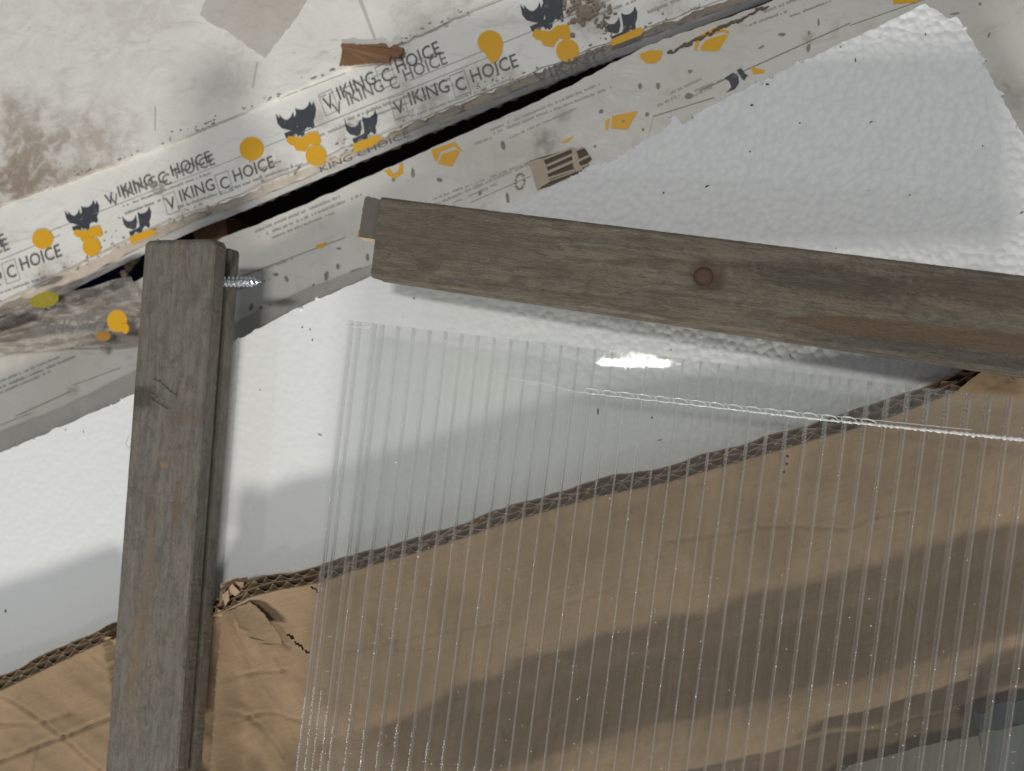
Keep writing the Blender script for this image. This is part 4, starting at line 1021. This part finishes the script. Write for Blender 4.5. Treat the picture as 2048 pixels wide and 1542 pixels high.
# ================================================================== CLEAR TWIN-WALL PANEL
ZP, PT = 31.0, 3.9
p0, p1 = P(694, 640, ZP), P(2120, 808, ZP); pxd = p1 - p0; PWID = np.linalg.norm(pxd); pxd /= PWID
pdn = P(588, 1542, ZP) - p0; pdn /= np.linalg.norm(pdn)                 # along the ribs
PLEN = 205.0
panel = thing('clear_panel', p0 + np.array([0, 0, -PT]), 'clear twin-wall plastic panel with fine ribs lying over the cardboard and foam', 'plastic panel')
RISE = 7.0                                                               # the far side lies a little higher
def pp(a, s, h=0.0): return p0 + pxd * a + pdn * s + np.array([0, 0, RISE * (a / PWID) + h])
def wav_skin(n):
    w = n.noise(n.scale(n.gc, (0.16, 0.05, 1)), 1.0, 2, .5); w2 = n.noise(n.scale(n.gc, (1.1, 0.12, 1)), 1.0, 3, .6)
    return n.bump(w, .03, .0004)
M['skin'] = mat_clear('clear_skin', rough=0.004, haze=0.007, wav=wav_skin)
def wav_rib(n):
    x, y, z = n.xyz(n.gc)
    w = n.math('SINE', n.math('ADD', n.math('MULTIPLY', y, 4.6), n.math('MULTIPLY', n.noise(n.scale(n.gc, (.5, .1, .5)), 1.0, 3), 9)))
    return n.bump(w, .30, .0003)
M['rib'] = mat_clear('clear_rib', tint=(0.985, 0.987, 0.985), rough=0.07, haze=0.09, wav=wav_rib, streak=False, power=4.2, hcol=(.86, .86, .84))
M['glint_bead'] = mat_clear('bead_with_glint', tint=(0.95, 0.96, 0.96), rough=0.12, haze=0.55, power=2.6, streak=False, hcol=(.92, .94, .94))  # highlights on the sealant are put into its colour as white haze
def skin(name, h, t, s0, s1, mat, na=90, ns=6, wave=0.0, parent=panel, a0=0.0, a1=None):
    a1 = PWID if a1 is None else a1; v = []; f = []; g = []
    for i in range(na + 1):
        for j in range(ns + 1):
            a = a0 + (a1 - a0) * i / na; s = s0 + (s1 - s0) * j / ns
            e = 0
            if j == 0: s += .18 * noise.noise(Vector((a * 1.4, h, 1)))
            hh = h + wave * (math.sin(2 * math.pi * a / PITCH) * .5)
            v.append(pp(a, s, hh)); g.append((a, s, h))
    n1 = len(v)
    for i in range(na):
        for j in range(ns): q_ = i * (ns + 1) + j; f.append([q_, q_ + ns + 1, q_ + ns + 2, q_ + 1][::-1])
    v2 = [(p[0], p[1], p[2] - t) for p in v]; f2 = [[x + n1 for x in q_][::-1] for q_ in f]
    rim = [i * (ns + 1) for i in range(na + 1)] + [na * (ns + 1) + j for j in range(1, ns + 1)] + [i * (ns + 1) + ns for i in range(na - 1, -1, -1)] + [j for j in range(ns - 1, 0, -1)]
    fr_ = [[rim[k], rim[(k + 1) % len(rim)], rim[(k + 1) % len(rim)] + n1, rim[k] + n1] for k in range(len(rim))]
    return obj(name, [tuple(x) for x in v] + v2, f + f2 + fr_, mat, parent, gc=g + g, smooth=False)
PITCH = 6.05
skin('top_skin', 0.0, 0.35, 0, PLEN, M['skin'], 236, 4, 0.0)
skin('bottom_skin', -PT + .35, 0.35, 0, PLEN, M['skin'], 236, 4, 0.0)
# ribs: one mesh shared by all
rib_me = None; a = 1.2; ribs = []; k = 0
RPROF = [(-.34, -.30), (-.16, -.75), (-.12, -PT / 2), (-.16, -PT + .75), (-.40, -PT + .36), (.40, -PT + .36), (.16, -PT + .75), (.12, -PT / 2), (.16, -.75), (.34, -.30), (.30, .02), (.16, .10), (0, .125), (-.16, .10), (-.30, .02)]
NP = len(RPROF)
def rib_mesh():
    v = []; f = []; g = []; ns = 40
    for j in range(ns + 1):
        s = PLEN * j / ns; w = .16
        e = .03 * noise.noise(Vector((s * .08, 0, 0)))
        c0 = pdn * s
        for (da, h) in RPROF:
            v.append(c0 + pxd * (da + e) + np.array([0, 0, h])); g.append((da, s, h))
        if j:
            for q_ in range(NP): x_ = (j - 1) * NP + q_; y_ = (j - 1) * NP + (q_ + 1) % NP; f.append([x_, x_ + NP, y_ + NP, y_])
    f += [list(range(NP)), [ns * NP + q_ for q_ in range(NP)][::-1]]
    me = bpy.data.meshes.new('rib'); me.from_pydata((np.array(v) * MM).tolist(), [], f)
    at = me.attributes.new('gc', 'FLOAT_VECTOR', 'POINT'); at.data.foreach_set('vector', np.array(g, np.float32).ravel())
    me.materials.append(M['rib']); me.polygons.foreach_set('use_smooth', [True] * len(me.polygons)); me.update(); return me
rib_me = rib_mesh()
pl0 = np.array(world_mm(panel)); n_rib = 0
while a < PWID - .5:
    o = bpy.data.objects.new('rib', rib_me); COL.objects.link(o); o.parent = panel
    o.location = Vector((pp(a, 0) - pl0 + np.array([0, 0, 0])) * MM)
    n_rib += 1
    a += PITCH if n_rib not in (1, 3) else PITCH * .5
# clear edge strip glued along the top with beads of sealant between the ribs
def line_s(a):                                      # along-rib distance of the glue line (px line through the photo points)
    xs = np.interp(a / PWID, [0, .315, .36, .53, .67, 1.0], [11, 14.2, 15.6, 15.0, 14.6, 12.5]); return xs
ia = np.linspace(62, PWID, 140); v = []; f = []; g = []
for i, a in enumerate(ia):
    for j in range(9):
        t = j / 8; s = -.4 + (line_s(a) + .2) * t
        v.append(pp(a, s, .30 + .018 * noise.noise(Vector((a * .09, s * .3, 0))) + .007 * math.sin(a * 2 * math.pi / PITCH))); g.append((a, s, 9))
    if i:
        for j in range(8): q_ = (i - 1) * 9 + j; f.append([q_, q_ + 1, q_ + 10, q_ + 9])
def wav_strip(n):
    return n.bump(n.noise(n.scale(n.gc, (.22, .20, 1)), 1.0, 2, .5, .5), .03, .0003)
M['strip'] = mat_clear('clear_strip', tint=(0.95, 0.96, 0.96), rough=0.004, haze=0.02, wav=wav_strip, streak=False)
obj('edge_strip', v, f, M['strip'], panel, gc=g, smooth=True)
mb = MB(); pts = []; rad = []
for a in np.arange(62, PWID, .45):
    s = line_s(a) + .22 * noise.noise(Vector((a * .7, 1, 0))); pts.append(pp(a, s, .28))
    grow = np.interp(a, [62, 120, 190, PWID], [.10, .24, .62, .95]); rad.append(grow * max(.15, .7 + .9 * noise.noise(Vector((a * 1.1, 5, 0)))))
mb.tube(pts, rad, 8); mb.build('sealant_bead', M['glint_bead'], panel, smooth=True)
mb = MB(); pts = [pp(a, line_s(a) - 1.5 + .15 * noise.noise(Vector((a * .5, 8, 0))), .30) for a in np.arange(92, 215, .5)]
mb.tube(pts, [.10 + .05 * noise.noise(Vector((i * .5, 0, 0))) for i in range(len(pts))], 6)
mb.build('sealant_thread', M['glint_bead'], panel, smooth=True)
for k in range(16):                                   # drops between the ribs, bright outlines shaped as whitened loops
    a = 92 + k * PITCH + .6; mb = MB(); c = pp(a, line_s(a) - .7, .25)
    rg = 1.0 + .25 * noise.noise(Vector((k * 1.7, 0, 3)))
    ring = [c + pxd * (2.45 * math.cos(t_)) + pdn * (.95 * rg * math.sin(t_) + .25 * math.cos(t_)) + np.array([0, 0, .12]) for t_ in np.linspace(0, 2 * math.pi, 33)]
    mb.tube(ring, [.13 + .10 * max(0, -math.sin(t_)) + .04 * noise.noise(Vector((k, t_ * 2, 0))) for t_ in np.linspace(0, 2 * math.pi, 33)], 7)
    mb.build('sealant_ring', M['glint_bead'], panel, smooth=True)
mb = MB()                                             # melted loop by the corner of the sheet, gloss whitened into its colour
ring = [pp(4.6 + 4.2 * math.cos(t_), 1.4 + .95 * math.sin(t_) + .3 * math.sin(3 * t_), .25) for t_ in np.linspace(0, 2 * math.pi, 41)]
mb.tube(ring, [.14 + .05 * math.sin(5 * t_) for t_ in np.linspace(0, 2 * math.pi, 41)], 7); mb.build('sealant_ring', M['glint_bead'], panel, smooth=True)
mb = MB(); rq = random.Random(12)                       # glints along the ribs near the bottom left, built as tiny whitened beads
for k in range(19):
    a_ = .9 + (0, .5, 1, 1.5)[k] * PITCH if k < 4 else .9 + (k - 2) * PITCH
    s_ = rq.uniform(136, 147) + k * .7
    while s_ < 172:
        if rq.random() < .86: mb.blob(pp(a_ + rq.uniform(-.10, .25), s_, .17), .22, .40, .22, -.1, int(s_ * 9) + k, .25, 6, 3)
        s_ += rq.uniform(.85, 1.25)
mb.build('rib_glints', M['glint_bead'], panel, kind='stuff')
# dust and short scratches on the top skin
mb = MB(); rd = random.Random(77)
for i in range(420):
    a = rd.uniform(0, PWID); s = rd.uniform(35, 200)
    if rd.random() > np.interp(s, [35, 80, 150, 200], [.15, .6, 1, 1]): continue
    p = pp(a, s, .05); l = rd.uniform(.10, .26); an = rd.uniform(0, 3.14)
    if rd.random() < .22:
        q_ = p + np.array([math.cos(an), math.sin(an), 0]) * rd.uniform(.5, 1.5); mb.tube([p, (p + q_) / 2 + np.array([.1, .1, .02]), q_], .045, 4)
    else: mb.blob(p, l, l * rd.uniform(.4, 1), .05, an, i, .4, 6, 3)
mb.build('dust', M['dust'], panel, kind='stuff')
